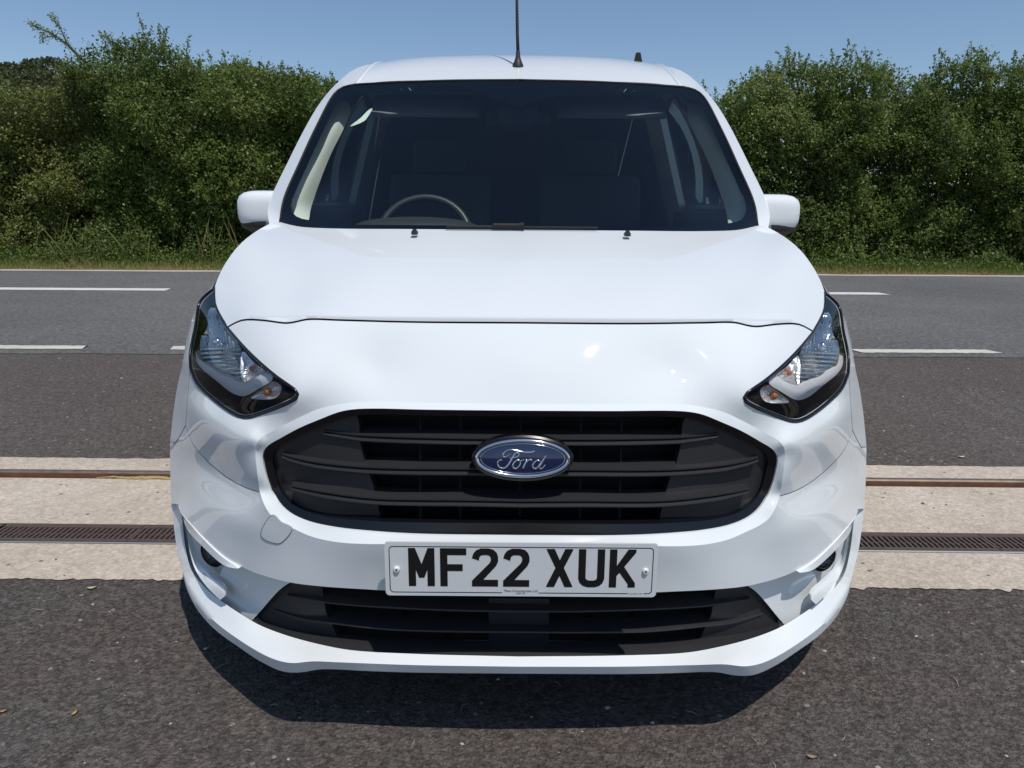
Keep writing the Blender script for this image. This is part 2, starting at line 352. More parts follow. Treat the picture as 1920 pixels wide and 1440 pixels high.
    'low_slat_one': [[0.0, 0.082, 0.3239], [-0.1245, 0.084, 0.3236], [-0.2873, 0.1027, 0.3193], [-0.397, 0.1312, 0.3106], [-0.4229, 0.1431, 0.3073], [-0.5109, 0.1858, 0.2958]],
    'low_slat_two': [[0.0, 0.082, 0.2762], [-0.1249, 0.084, 0.2751], [-0.2703, 0.0983, 0.27], [-0.3934, 0.1303, 0.2632], [-0.4731, 0.1674, 0.2503], [-0.5496, 0.208, 0.2472]],
    'low_blank': [[-0.4348, 0.165, 0.3418], [-0.5006, 0.19, 0.3304], [-0.5399, 0.21, 0.2931], [-0.5974, 0.235, 0.2113], [-0.5156, 0.19, 0.2045], [-0.4377, 0.165, 0.1997], [-0.3941, 0.15, 0.2018], [-0.3998, 0.15, 0.2291], [-0.4175, 0.155, 0.2711]],
    'trim_light': [[-0.7606, 1.235, 1.1405], [-0.7443, 1.215, 1.1076], [-0.7034, 1.21, 1.0855], [-0.7208, 1.33, 1.1327], [-0.7127, 1.44, 1.2266], [-0.6963, 1.55, 1.3266], [-0.667, 1.66, 1.4325], [-0.6527, 1.72, 1.498], [-0.6577, 1.73, 1.5286], [-0.6778, 1.73, 1.5421], [-0.6962, 1.69, 1.5228], [-0.7121, 1.6, 1.454], [-0.7311, 1.46, 1.3379], [-0.7455, 1.32, 1.2303], [-0.756, 1.235, 1.1578]],
    'ref_main': [[-0.7742, 0.48, 0.8225], [-0.7756, 0.5, 0.8271], [-0.7662, 0.5, 0.8444], [-0.7603, 0.5, 0.8812], [-0.7436, 0.5, 0.8944], [-0.6987, 0.42, 0.8709], [-0.6607, 0.36, 0.858], [-0.6048, 0.28, 0.8303], [-0.5979, 0.25, 0.7638], [-0.6434, 0.3, 0.7616], [-0.7085, 0.38, 0.7596], [-0.7661, 0.45, 0.7743]],
    'ref_small': [[-0.5893, 0.25, 0.8302], [-0.5513, 0.2, 0.8186], [-0.5161, 0.17, 0.8029], [-0.5492, 0.2, 0.7871], [-0.5944, 0.25, 0.765]],
    'drl': [[-0.7774, 0.45, 0.7912], [-0.7738, 0.45, 0.7742], [-0.7239, 0.4, 0.7615], [-0.6956, 0.36, 0.7602], [-0.6308, 0.28, 0.765], [-0.598, 0.25, 0.7626], [-0.5494, 0.2, 0.7848], [-0.5161, 0.17, 0.8029], [-0.4968, 0.15, 0.8009], [-0.4974, 0.15, 0.7921], [-0.528, 0.17, 0.7717], [-0.5771, 0.21, 0.7434], [-0.5971, 0.23, 0.7382], [-0.6255, 0.26, 0.7376], [-0.689, 0.34, 0.7448], [-0.7596, 0.43, 0.7536], [-0.7782, 0.45, 0.7676]],
    'blinker': [[-0.5413, 0.2, 0.7587], [-0.5033, 0.17, 0.7842], [-0.4802, 0.15, 0.778], [-0.4946, 0.16, 0.7532], [-0.537, 0.19, 0.7407], [-0.5603, 0.2, 0.7414]],
    'tow_cover': [[-0.5126, 0.14, 0.5055], [-0.5433, 0.15, 0.4636], [-0.542, 0.15, 0.4502], [-0.5034, 0.13, 0.4467], [-0.4902, 0.125, 0.4552], [-0.4691, 0.12, 0.4862], [-0.4936, 0.13, 0.4946]],
    'sticker': [[-0.6016, 1.46, 1.4167], [-0.5554, 1.5, 1.4415], [-0.543, 1.52, 1.464], [-0.5341, 1.55, 1.4918], [-0.5501, 1.54, 1.4812], [-0.5704, 1.5, 1.4505]],
    'pillar_out': [[-0.7938, 1.1, 1.0812], [-0.8284, 1.2, 1.1294], [-0.8111, 1.42, 1.3034], [-0.7662, 1.64, 1.4965], [-0.7343, 1.74, 1.5782], [-0.7111, 1.8, 1.6212], [-0.689, 1.87, 1.663], [-0.6659, 1.93, 1.694], [-0.6303, 2.0, 1.7215]],
    'pillar_in': [[-0.6207, 1.665, 1.5892], [-0.6141, 1.75, 1.6329], [-0.6303, 2.0, 1.7215]],
    'roof_front': [[-0.6079, 1.662, 1.5897], [-0.5247, 1.648, 1.5946], [-0.3833, 1.623, 1.597], [-0.2514, 1.611, 1.5996], [0.0, 1.603, 1.6019]],
    'roof_side': [[-0.6079, 1.662, 1.5897], [-0.5975, 1.75, 1.6331], [-0.5977, 1.98, 1.718]],
    'roof_skyline': [[-0.5977, 1.98, 1.718], [-0.5889, 2.1, 1.7499], [-0.4895, 2.2, 1.7837], [-0.302, 2.25, 1.8035], [0.0, 2.3, 1.8176]],
}
INNER = {
    'bonnet': [[0.0, 0.5, 0.9899], [0.0, 0.34, 0.9422], [0.0, 0.68, 1.031], [-0.3586, 0.525, 0.9906], [-0.5325, 0.7, 1.0192], [-0.5279, 0.47, 0.943]],
    'nose': [[0.0, 0.138, 0.8331], [-0.2971, 0.1622, 0.815]],
    'shelf': [[-0.7863, 0.435, 0.6532], [-0.7506, 0.39, 0.6407], [-0.7014, 0.335, 0.6339], [-0.6563, 0.29, 0.629], [-0.606, 0.235, 0.6333], [-0.5602, 0.19, 0.6516]],
    'bumper': [[-0.8461, 0.475, 0.4966], [-0.7344, 0.318, 0.4877], [-0.6465, 0.218, 0.4844], [-0.5636, 0.147, 0.4793], [-0.7556, 0.35, 0.4003], [-0.6522, 0.246, 0.4018], [-0.5387, 0.158, 0.4072], [-0.838, 0.455, 0.4185], [-0.4058, 0.0868, 0.42], [-0.2909, 0.0556, 0.4369], [0.0, 0.033, 0.4452], [-0.1302, 0.0362, 0.4482], [-0.4546, 0.1105, 0.4434], [-0.3562, 0.0666, 0.454]],
    'glass': [[0.0, 1.19, 1.288], [-0.4806, 1.235, 1.2877], [-0.6692, 1.27, 1.2199], [0.0, 1.02, 1.1674]],
}

POLE = (1.27, 1.12)          # chart origin: a point on the van's centre line, 1.27 m ahead of the plate, 1.12 m up
STEP = 0.0075

def to_chart(p):
    p = np.asarray(p, float).reshape(-1, 3)
    d = p[:, 1] + POLE[0]
    return np.stack([p[:, 0] / d, (p[:, 2] - POLE[1]) / d, 1.0 / d], 1)

def from_chart(q):
    q = np.asarray(q, float).reshape(-1, 3)
    d = 1.0 / q[:, 2]
    return np.stack([q[:, 0] * d, d - POLE[0], q[:, 1] * d + POLE[1]], 1)

def spline(P, step, closed=False):
    """centripetal Catmull-Rom through P (n x 3), resampled evenly in its first two coordinates"""
    P = np.asarray(P, float)
    n = len(P)
    if closed: E = np.vstack([P[-1], P, P[0], P[1]])
    else: E = np.vstack([2 * P[0] - P[1], P, 2 * P[-1] - P[-2]])
    dense = []
    for i in range(n if closed else n - 1):
        p0, p1, p2, p3 = E[i:i + 4]
        t = [0.0]
        for a, b in ((p0, p1), (p1, p2), (p2, p3)):
            t.append(t[-1] + max(1e-6, np.linalg.norm((b - a)[:2])) ** 0.5)
        for s in np.linspace(t[1], t[2], 14, endpoint=False):
            A1 = (t[1] - s) / (t[1] - t[0]) * p0 + (s - t[0]) / (t[1] - t[0]) * p1
            A2 = (t[2] - s) / (t[2] - t[1]) * p1 + (s - t[1]) / (t[2] - t[1]) * p2
            A3 = (t[3] - s) / (t[3] - t[2]) * p2 + (s - t[2]) / (t[3] - t[2]) * p3
            B1 = (t[2] - s) / (t[2] - t[0]) * A1 + (s - t[0]) / (t[2] - t[0]) * A2
            B2 = (t[3] - s) / (t[3] - t[1]) * A2 + (s - t[1]) / (t[3] - t[1]) * A3
            dense.append((t[2] - s) / (t[2] - t[1]) * B1 + (s - t[1]) / (t[2] - t[1]) * B2)
    dense.append(P[0] if closed else P[-1])
    D = np.array(dense)
    L_ = np.concatenate([[0], np.cumsum(np.linalg.norm(np.diff(D[:, :2], axis=0), axis=1))])
    k = max(2, int(round(L_[-1] / step)) + 1)
    S = np.linspace(0, L_[-1], k)
    R = np.stack([np.interp(S, L_, D[:, j]) for j in range(D.shape[1])], 1)
    return R[:-1] if closed else R

_cache = {}
def curve(name, step=STEP):
    key = (name, step)
    if key not in _cache:
        _cache[key] = spline(to_chart(CURVES[name]), step)
    return _cache[key]

class Surf:
    """thin-plate surface of inverse depth over the chart, mirror-symmetric about the van's centre line"""
    def __init__(self, ctrl, lam=1e-9):
        c = np.asarray(ctrl, float)
        m = c[c[:, 0] < -1e-5].copy(); m[:, 0] *= -1
        c = np.vstack([c, m])
        key = np.round(c[:, :2] / 2e-4)
        _, idx = np.unique(key, axis=0, return_index=True)
        c = c[idx]
        self.X = c[:, :2]
        n = len(c)
        K = self.k(self.X, self.X) + (np.diag(c[:, 3]) if c.shape[1] > 3 else lam * np.eye(n))
        P = np.hstack([np.ones((n, 1)), self.X])
        A = np.zeros((n + 3, n + 3)); A[:n, :n] = K; A[:n, n:] = P; A[n:, :n] = P.T
        self.s = np.linalg.solve(A, np.concatenate([c[:, 2], np.zeros(3)]))
    @staticmethod
    def k(a, b):
        r2 = ((a[:, None, :] - b[None, :, :]) ** 2).sum(2)
        return 0.5 * r2 * np.log(r2 + 1e-18)
    def __call__(self, uv):
        uv = np.asarray(uv, float).reshape(-1, 2)
        return self.k(uv, self.X) @ self.s[:-3] + self.s[-3] + uv @ self.s[-2:]

def thin(a, k=2):
    return np.vstack([a[::k], a[-1:]])

def controls(names, inner=(), k=2):
    out = [thin(curve(n), k) for n in names]
    out += [to_chart(INNER[n]) for n in inner]
    return np.vstack(out)

def inside(poly, pts):
    x, y = pts[:, 0], pts[:, 1]
    c = np.zeros(len(pts), bool)
    j = len(poly) - 1
    for i in range(len(poly)):
        xi, yi = poly[i]; xj, yj = poly[j]
        if yi != yj:
            c ^= ((yi > y) != (yj > y)) & (x < (xj - xi) * (y - yi) / (yj - yi) + xi)
        j = i
    return c

def edge_dist(poly, pts):
    d = np.full(len(pts), 1e9)
    for i in range(len(poly)):
        a = poly[i - 1]; b = poly[i]
        ab = b - a; l2 = max(1e-12, ab @ ab)
        t = np.clip(((pts - a) @ ab) / l2, 0, 1)
        d = np.minimum(d, np.linalg.norm(pts - (a + t[:, None] * ab), axis=1))
    return d

def loop_of(items, surf=None, step=STEP):
    segs = []
    for it in items:
        if isinstance(it, str) and it == 'centre': segs.append(None); continue
        if isinstance(it, str):
            c = curve(it.lstrip('-'), step)
            segs.append(c[::-1] if it[0] == '-' else c)
        else: segs.append(np.asarray(it, float))
    n = len(segs)
    for i in range(n):
        if segs[i] is None:
            a = segs[i - 1][-1]; b = segs[(i + 1) % n][0]
            k = max(2, int(abs(b[1] - a[1]) / step) + 1)
            v = np.linspace(a[1], b[1], k + 1)[1:-1]
            uv = np.stack([np.zeros_like(v), v], 1)
            w = surf(uv) if surf else np.interp(v, sorted((a[1], b[1])), [a[2], b[2]] if a[1] < b[1] else [b[2], a[2]])
            segs[i] = np.column_stack([uv, w])
    P = np.vstack(segs)
    keep = [0]
    for i in range(1, len(P)):
        if np.linalg.norm(P[i, :2] - P[keep[-1], :2]) > 3e-4: keep.append(i)
    if np.linalg.norm(P[keep[-1], :2] - P[keep[0], :2]) < 3e-4: keep.pop()
    return P[keep]

def patch(loop, surf=None, holes=(), step=STEP, push=0.0, bulge=0.0):
    """triangulated piece of skin inside a closed chart loop; depth from surf (or from the loop itself), pushed back by push metres"""
    if surf is None: surf = Surf(np.vstack([loop] + [np.asarray(h) for h in holes]))
    poly = loop[:, :2]
    lo, hi = poly.min(0), poly.max(0)
    gx = np.arange(lo[0], hi[0] + step, step); gy = np.arange(lo[1], hi[1] + step, step * 0.866)
    G = np.array([(x + (0.5 * step if j % 2 else 0), y) for j, y in enumerate(gy) for x in gx])
    ok = inside(poly, G)
    for h in holes: ok &= ~inside(h[:, :2], G)
    G = G[ok]
    if len(G):
        d = edge_dist(poly, G)
        for h in holes: d = np.minimum(d, edge_dist(h[:, :2], G))
        G = G[d > 0.55 * step]; d = d[d > 0.55 * step]
    V = [poly] + [h[:, :2] for h in holes] + ([G] if len(G) else [])
    E = []; base = 0
    for h in [poly] + [h[:, :2] for h in holes]:
        n = len(h); E += [(base + i, base + (i + 1) % n) for i in range(n)]; base += n
    UV = np.vstack(V)
    r = delaunay_2d_cdt([Vector(p) for p in UV.tolist()], E, [], 0, 1e-7)
    uv = np.array([tuple(v) for v in r[0]])
    faces = [tuple(f) for f in r[2]]
    cen = np.array([uv[list(f)].mean(0) for f in faces])
    ok = inside(poly, cen)
    for h in holes: ok &= ~inside(h[:, :2], cen)
    faces = [f for f, o in zip(faces, ok) if o]
    w = surf(uv)
    rim = np.vstack([loop] + [np.asarray(h) for h in holes])
    for i, src in enumerate(r[3]):
        s = [k for k in src if k < len(rim)]
        if s: w[i] = rim[s[0], 2]
    P = from_chart(np.column_stack([uv, w]))
    if push or bulge:
        q = np.column_stack([uv, w])
        dep = 1.0 / q[:, 2] + push
        if bulge:
            de = edge_dist(poly, uv)
            dep = dep - bulge * np.clip(1 - (1 - np.clip(de / 0.03, 0, 1)) ** 2, 0, 1)
        q[:, 2] = 1.0 / dep
        P = from_chart(q)
    return P, faces

def flange(loop_part, vec, steps=1):
    A = from_chart(loop_part)
    if isinstance(vec, str):          # 'inward': back at the nose, towards the centre line round the corners
        t = np.clip(np.abs(A[:, 0]) / 0.90, 0, 1) ** 2.5
        vec = np.column_stack([0.075 * t * -np.sign(A[:, 0]), 0.06 * (1 - t) + 0.02, np.full(len(A), 0.004)])
    vec = np.asarray(vec, float)
    V = np.vstack([A + vec * (k / steps) for k in range(steps + 1)])
    n = len(A)
    F = [(k * n + i, (k + 1) * n + i, (k + 1) * n + i + 1, k * n + i + 1) for k in range(steps) for i in range(n - 1)]
    return V, F

def mirror(VF, both=True):
    V, F = VF
    V = np.asarray(V, float); R = V.copy(); R[:, 0] *= -1
    F2 = [tuple(reversed(f)) for f in F]
    if not both: return R, F2
    n = len(V)
    return np.vstack([V, R]), list(F) + [tuple(i + n for i in f) for f in F2]

def join(*vfs):
    V, F, n = [], [], 0
    for v, f in vfs:
        V.append(np.asarray(v, float)); F += [tuple(i + n for i in t) for t in f]; n += len(v)
    return np.vstack(V), F

def skin(name, vf, material, parent, sym=True, sharp=None, weld=1e-4, smooth=True):
    if sym: vf = mirror(vf)
    bm = bmesh.new()
    vs = [bm.verts.new(p) for p in np.asarray(vf[0]).tolist()]
    for f in vf[1]:
        try: bm.faces.new([vs[i] for i in f])
        except ValueError: pass
    if weld: bmesh.ops.remove_doubles(bm, verts=bm.verts, dist=weld)
    return obj(name, bm_mesh(bm, name), material, parent, smooth=smooth, sharp=sharp)

# ================================================================ the van
van = thing('parked_van', 'white panel van parked nose-on across the concrete strip, black grille and front plate', 'van')

def fit(names, inner, lam=2e-4, firm=(), soft=None, loose=None):
    soft = soft or {}; loose = loose or {}
    C_, W_ = [], []
    for n_ in names:
        c_1 = thin(curve(n_), 3); C_.append(c_1); W_.append(np.full(len(c_1), 2e-6 if n_ in firm else lam * loose.get(n_, 1.0)))
    for n_ in inner:
        c_1 = to_chart(INNER[n_]); C_.append(c_1); W_.append(np.full(len(c_1), lam * soft.get(n_, 5.0)))
    return Surf(np.column_stack([np.vstack(C_), np.concatenate(W_)]))
def settle(surf, names):
    """edges follow the smoothed skin so that neighbouring panels meet"""
    for n_ in names:
        c_1 = curve(n_); c_1[:, 2] = surf(c_1[:, :2])
S1_NAMES = ['gap', 'hl_up', 'hl_lo', 'hl_bot', 'hl_out', 'seam', 'seam_up', 'surround_top', 'surround_bot', 'bumper_edge', 'fender_bumper', 'bumper_side', 'fender_side']
def relax(name, k):
    c_1 = curve(name); w_1 = c_1[:, 2].copy()
    for _ in range(k):
        w_1[1:-1] = 0.25 * w_1[:-2] + 0.5 * w_1[1:-1] + 0.25 * w_1[2:]
    c_1[:, 2] = w_1
for n_ in ('gap', 'hl_up', 'hl_lo', 'surround_top', 'surround_bot', 'grille_top', 'grille_bot', 'seam', 'bumper_edge', 'fender_side', 'hl_out'): relax(n_, 14)
LOOSE = {'gap': 70.0, 'hl_lo': 20.0, 'hl_up': 12.0}
S1 = fit(S1_NAMES, ['nose', 'bumper'], 2e-4, firm=('surround_top', 'surround_bot'), loose=LOOSE, soft={'bumper': 25.0})
sh = to_chart(INNER['shelf'])            # the rounded shelf under each headlight stands 26 mm proud of the plain skin
sh[:, 2] = 1 / (1 / S1(sh[:, :2]) - 0.026)
INNER['shelf'] = from_chart(sh).tolist()
S1 = fit(S1_NAMES, ['nose', 'bumper', 'shelf'], 2e-4, firm=('surround_top', 'surround_bot'), loose=LOOSE, soft={'bumper': 25.0, 'shelf': 0.6})
settle(S1, S1_NAMES)
for n_, k in (('lip_top', 25), ('lip_crease', 25), ('lip_bottom', 25), ('lip_side', 6), ('cheek_side', 8), ('intake_side', 6)): relax(n_, k)
S0 = fit(['gap', 'hl_up', 'shoulder', 'bonnet_rear'], ['bonnet'], 2e-4, firm=('gap', 'hl_up'))
settle(S0, ['shoulder', 'bonnet_rear'])

# bonnet, with a 5 mm shut line to the nose panel
gap = curve('gap').copy()
gap_b = gap.copy(); gap_b[:, 1] += 0.0026; gap_b[:, 0] *= 0.9995; gap_b[:, 2] = S0(gap_b[:, :2])
lp = loop_of([gap_b, 'centre', 'bonnet_rear', 'shoulder', 'hl_up'], S0)
bon = patch(lp, S0)
fl = flange(gap_b[::-1], (0, 0.03, -0.004))
skin('bonnet', join(bon, fl), M['paint'], van, sharp=40)
sg = from_chart(gap_b) + [0, 0.02, -0.003]
skin('bonnet_gap_shade', (np.vstack([sg, sg + [0, 0.0, -0.06]]), [(i, i + 1, len(sg) + i + 1, len(sg) + i) for i in range(len(sg) - 1)]), M['black_void'], van)  # black ribbon painted in for the shade inside the bonnet gap

# nose panel between bonnet, headlights and grille
seam = curve('seam')
lp = loop_of(['gap', 'centre', 'surround_top', '-seam', '-seam_up', '-hl_bot', '-hl_lo'], S1)
nose = patch(lp, S1)
fl2 = flange(gap, (0, 0.02, -0.012))
skin('nose_panel', join(nose, fl2), M['paint'], van, sharp=40)
fen = patch(loop_of(['fender_side', '-fender_bumper', '-seam_up'], S1), S1)
for s in (1, -1):
    skin('front_wing', fen if s == 1 else mirror(fen, False), M['paint'], van, sym=False)

for s in (1, -1):
    for nm_, cv_ in (('wing_shut_line', 'seam_up'), ('wing_lower_joint', 'fender_bumper')):
        pts_ = from_chart(curve(cv_)) * [s, 1, 1]
        tube(nm_, [tuple(p) for p in pts_], 0.0010, M['joint'], van, 5)

# grille surround: the raised white lip round the grille
lp = loop_of(['surround_top', 'surround_bot', 'centre', '-grille_bot', '-grille_top', 'centre'])
sur = patch(lp, None, step=0.004)
fl3 = flange(np.vstack([curve('grille_top'), curve('grille_bot')]), (0, 0.02, 0))
skin('grille_surround', join(sur, fl3), M['paint'], van, sharp=40)

# bumper: face, ledge and lip
seam_c = seam.copy(); seam_c[:, 1] -= 0.0012
lp = loop_of([seam_c, 'surround_bot', 'centre', 'bumper_edge', '-bumper_side', '-fender_bumper'], S1)
face = patch(lp, S1)
under = flange(curve('bumper_edge')[::-1], 'inward', 2)
lip_a = patch(loop_of(['lip_top', 'centre', '-lip_crease', '-lip_side']), None, step=0.0055)
lip_b = patch(loop_of(['lip_crease', 'centre', '-lip_bottom']), None, step=0.0055)
lip_u = flange(np.vstack([curve('lip_side'), curve('lip_bottom')[1:]])[::-1], (0, 0.10, 0.012), 2)
cheek_loop = loop_of(['cheek_top', 'intake_side', 'cheek_bottom', 'cheek_side'])
ck_ = Surf(cheek_loop, lam=3e-3); cheek_loop[:, 2] = ck_(cheek_loop[:, :2])
cheek = patch(cheek_loop, ck_)
skin('bumper', join(face, under, lip_a, lip_b, lip_u, cheek), M['paint'], van, sharp=48)
strip = np.vstack([seam + [0, 0.005, 0], (seam - [0, 0.006, 0])[::-1]])
sb = patch(strip, S1, push=0.006)
for s in (1, -1):
    skin('seam_backing', sb if s == 1 else mirror(sb, False), M['black_void'], van, sym=False)

# fog lamp pockets
floor_loop = spline(to_chart(CURVES['fog_floor']), STEP, closed=True)
fs_ = Surf(floor_loop, lam=2e-2); floor_loop[:, 2] = fs_(floor_loop[:, :2])
pocket = patch(floor_loop, fs_)
for s in (1, -1):
    v, f = pocket if s == 1 else mirror(pocket, False)
    pk = skin('fog_lamp_pocket', (v, f), M['paint'], van, sym=False)
    bar_loop = loop_of([curve('bumper_edge')[np.searchsorted(-curve('bumper_edge')[:, 0], -to_chart(CURVES['fog_bar_in'][0])[0, 0]):] - [0, 0.0030, 0],
                        '-fog_bar_in'])
    bv, bf = patch(bar_loop, None, step=0.004, push=-0.009)
    n = len(bar_loop)
    q = bar_loop.copy(); q[:, 2] = 1.0 / (1.0 / q[:, 2] - 0.009)
    bar = join((bv, bf), flange(np.vstack([q, q[:1]]), 'inward'))
    hook_loop = loop_of(['fog_hook_out', 'fog_hook_in'])
    hv, hf = patch(hook_loop, None, step=0.004, push=-0.010)
    q = hook_loop.copy(); q[:, 2] = 1.0 / (1.0 / q[:, 2] - 0.010)
    hook = join((hv, hf), flange(np.vstack([q, q[:1]])[::-1], (0, 0.012, 0)))
    for nm, part in (('fog_bezel_bar', bar), ('fog_bezel_hook', hook)):
        skin(nm, part if s == 1 else mirror(part, False), M['paint'], pk, sym=False, sharp=45)
    # lamp: dark bowl, ring and glass, facing forwards and a little outwards
    rotm = Matrix.Rotation(math.radians(-22 * s), 4, 'Z') @ Matrix.Rotation(math.radians(90), 4, 'X')
    pos = Matrix.Translation((-0.741 * s, 0.372, 0.309))
    lv, lf = lathe_data([(0.037, 0.0), (0.037, 0.012), (0.034, 0.014), (0.033, 0.008)], 28)
    fog = obj('fog_lamp', mesh_of(lv, lf), M['black_gloss'], van, smooth=True, sharp=40)
    bv_, bf_ = lathe_data([(0.033, 0.008), (0.026, -0.006), (0.014, -0.016), (0.001, -0.018)], 28)
    bowl = obj('reflector', mesh_of(bv_, bf_), M['dark_chrome'], fog, smooth=True)
    gv, gf = lathe_data([(0.0335, 0.012), (0.024, 0.0165), (0.012, 0.0185), (0.0005, 0.019)], 28)
    gl = obj('lens', mesh_of(gv, gf), M['lens'], fog, smooth=True)
    fog.matrix_basis = pos @ rotm

# headlights
hl_loop = loop_of(['hl_lo', 'hl_bot', 'hl_out', 'hl_up'], S1)
def uv_loop(name, step=0.004):
    return spline(to_chart(CURVES[name]), step, closed=True)[:, :2]
def lay(name, push, dish=0.0, step=0.004, ripple=0.0, period=0.0045):
    uv = uv_loop(name, step)
    lp_ = np.column_stack([uv, S1(uv)])
    v, f = patch(lp_, S1, step=step, push=push)
    if dish:
        d = edge_dist(uv, to_chart(v)[:, :2])
        v = v + np.outer(dish * (1 - np.exp(-d / 0.012)), (0, 1, 0.0))
        if ripple:
            uvq = to_chart(v)[:, :2]
            mid_v = np.quantile(uvq[:, 1], 0.5)
            up_ = np.clip((uvq[:, 1] - mid_v) / 0.006 + 0.5, 0, 1)
            wv_ = up_ * np.sin(uvq[:, 0] * 2 * math.pi / period + 40 * uvq[:, 1]) + (1 - up_) * np.sin(uvq[:, 1] * 2 * math.pi / (period * 1.3) + 60 * uvq[:, 0] ** 2)
            v = v + np.outer(ripple * wv_ * np.clip(d / 0.004, 0, 1), (0, 1, 0.0))
    q = lp_.copy(); q[:, 2] = 1.0 / (1.0 / q[:, 2] + push)
    return join((v, f), flange(np.vstack([q, q[:1]])[::-1], (0, 0.025, 0)))
for s in (1, -1):
    side = (lambda vf: vf) if s == 1 else (lambda vf: mirror(vf, False))
    q = hl_loop.copy(); q[:, 2] = 1.0 / (1.0 / q[:, 2] + 0.001)
    bv0, bf0 = patch(hl_loop, S1, push=0.085)
    back = (bv0 + [0.055, 0, 0], bf0)
    q2 = hl_loop.copy(); q2[:, 2] = 1.0 / (1.0 / q2[:, 2] + 0.085)
    qa = from_chart(np.vstack([q, q[:1]])); qb = from_chart(np.vstack([q2, q2[:1]])) + [0.055, 0, 0]
    nq = len(qa)
    wall = (np.vstack([qa, qb]), [(i, nq + i, nq + i + 1, i + 1) for i in range(nq - 1)])
    hl = skin('headlight', side(join(back, wall)), M['black_gloss'], van, sym=False, sharp=60)
    skin('lens', side(patch(hl_loop, S1, step=0.006, bulge=0.006)), M['lens'], hl, sym=False)
    rim = from_chart(hl_loop)
    rv, rf = tube_data([tuple(p) for p in rim], 0.0032, 6, closed=True)
    skin('seal', side((np.array([tuple(v) for v in rv]), rf)), M['black_gloss'], hl, sym=False)
    inn = from_chart(spline(hl_loop, 0.006, closed=True))
    cen = inn.mean(0)
    chrome_line = inn + (cen - inn) * 0.035 + np.array([0, 0.006, 0])
    rv, rf = tube_data([tuple(p) for p in chrome_line], 0.0009, 5, closed=True)
    skin('edge_light_line', side((np.array([tuple(v) for v in rv]), rf)), M['silver'], hl, sym=False)
    skin('main_reflector', side(lay('ref_main', 0.03, 0.05, 0.0011, 0.0024, 0.0046)), M['main_bowl'], hl, sym=False, sharp=50)
    skin('small_reflector', side(lay('ref_small', 0.03, 0.035, 0.0013, 0.0014, 0.0042)), M['chrome_rib'], hl, sym=False, sharp=50)
    skin('daytime_light_strip', side(lay('drl', 0.018, -0.008)), M['silver'], hl, sym=False, sharp=50)
    skin('indicator_reflector', side(lay('blinker', 0.03, 0.02, 0.0013, 0.0012, 0.0036)), M['chrome_rib'], hl, sym=False, sharp=50)
    def bulb(nm, name_pts, rad, m_, fwd):
        uv = to_chart(CURVES[name_pts]).mean(0)[None, :2]
        p = from_chart(np.column_stack([uv, 1.0 / (1.0 / S1(uv) + fwd)]))[0]
        bm = bmesh.new()
        bmesh.ops.create_uvsphere(bm, u_segments=12, v_segments=8, radius=rad)
        bmesh.ops.translate(bm, vec=(p[0] * s, p[1], p[2]), verts=bm.verts)
        obj(nm, bm_mesh(bm), m_, hl, smooth=True)
    bulb('indicator_bulb', 'blinker', 0.008, M['amber'], 0.035)
    bulb('side_bulb', 'ref_small', 0.0065, M['amber'], 0.05)
    bulb('headlight_bulb', 'ref_main', 0.011, M['chrome'], 0.06)

# grille: black frame, blanking ends, three double slats, ribs, dark core
f_out = np.vstack([curve('grille_top'), curve('grille_bot')])
f_out = f_out.copy(); c0 = np.array([0, f_out[:, 1].mean()])
f_out[:, :2] = c0 + (f_out[:, :2] - c0) * 1.012
f_out[:, 2] = 1 / (1 / f_out[:, 2] + 0.006); f_out[0, 0] = f_out[-1, 0] = 0
frame = patch(loop_of([f_out, 'centre', '-frame_in', 'centre']), None, step=0.005)
grille = skin('grille', join(frame, flange(curve('frame_in')[::-1], (0, 0.03, 0.0))), M['black_gloss'], van, sharp=60)
fi = curve('frame_in').copy()
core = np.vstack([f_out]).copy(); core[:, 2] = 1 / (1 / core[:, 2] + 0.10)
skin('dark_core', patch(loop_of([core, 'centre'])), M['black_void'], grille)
def blank(name, par):
    lp_ = spline(to_chart(CURVES[name]), STEP, closed=True)
    v, f = join(patch(lp_), flange(np.vstack([lp_, lp_[:1]]), (0, 0.03, 0)))
    for s in (1, -1):
        skin('blanking_panel', (v, f) if s == 1 else mirror((v, f), False), M['black_satin'], par, sym=False, sharp=40)
blank('grille_blank', grille)

def slat(name, cname, prof, par, material, taper=0.10):
    c = from_chart(spline(to_chart(CURVES[cname]), 0.006))
    full = np.vstack([c[::-1], (c * [-1, 1, 1])[1:]])
    n, k = len(full), len(prof)
    half = abs(full[0, 0])
    V, F = [], []
    for p in full:
        t = min(1.0, (half - abs(p[0])) / taper + 0.25)
        for dy, dz in prof:
            V.append((p[0], p[1] + dy, p[2] + dz * (0.45 + 0.55 * t)))
    for i in range(n - 1):
        for j in range(k - 1):
            F.append((i * k + j, i * k + j + 1, (i + 1) * k + j + 1, (i + 1) * k + j))
    F.append(tuple(range(k))); F.append(tuple(reversed(range((n - 1) * k, n * k))))
    o_ = obj(name, mesh_of(V, F), material, par, smooth=True, sharp=22)
    return o_
PROF = [(0.045, 0.0055), (0.030, 0.0045), (0.0, 0.0), (0.0, -0.003), (0.008, -0.0042), (0.008, -0.0055), (-0.002, -0.0095), (-0.003, -0.0125), (0.0, -0.0155), (0.03, -0.018)]
for cname in ('slat_one', 'slat_two', 'slat_three'):
    slat('slat', cname, PROF, grille, M['black_satin'])
for x in (-0.2, -0.12, 0.0, 0.12, 0.2):
    box('rib', (x, 0.115, 0.62), (0.004, 0.02, 0.25), M['black_void'], grille, rot=Matrix.Rotation(math.radians(-9), 3, 'X'))

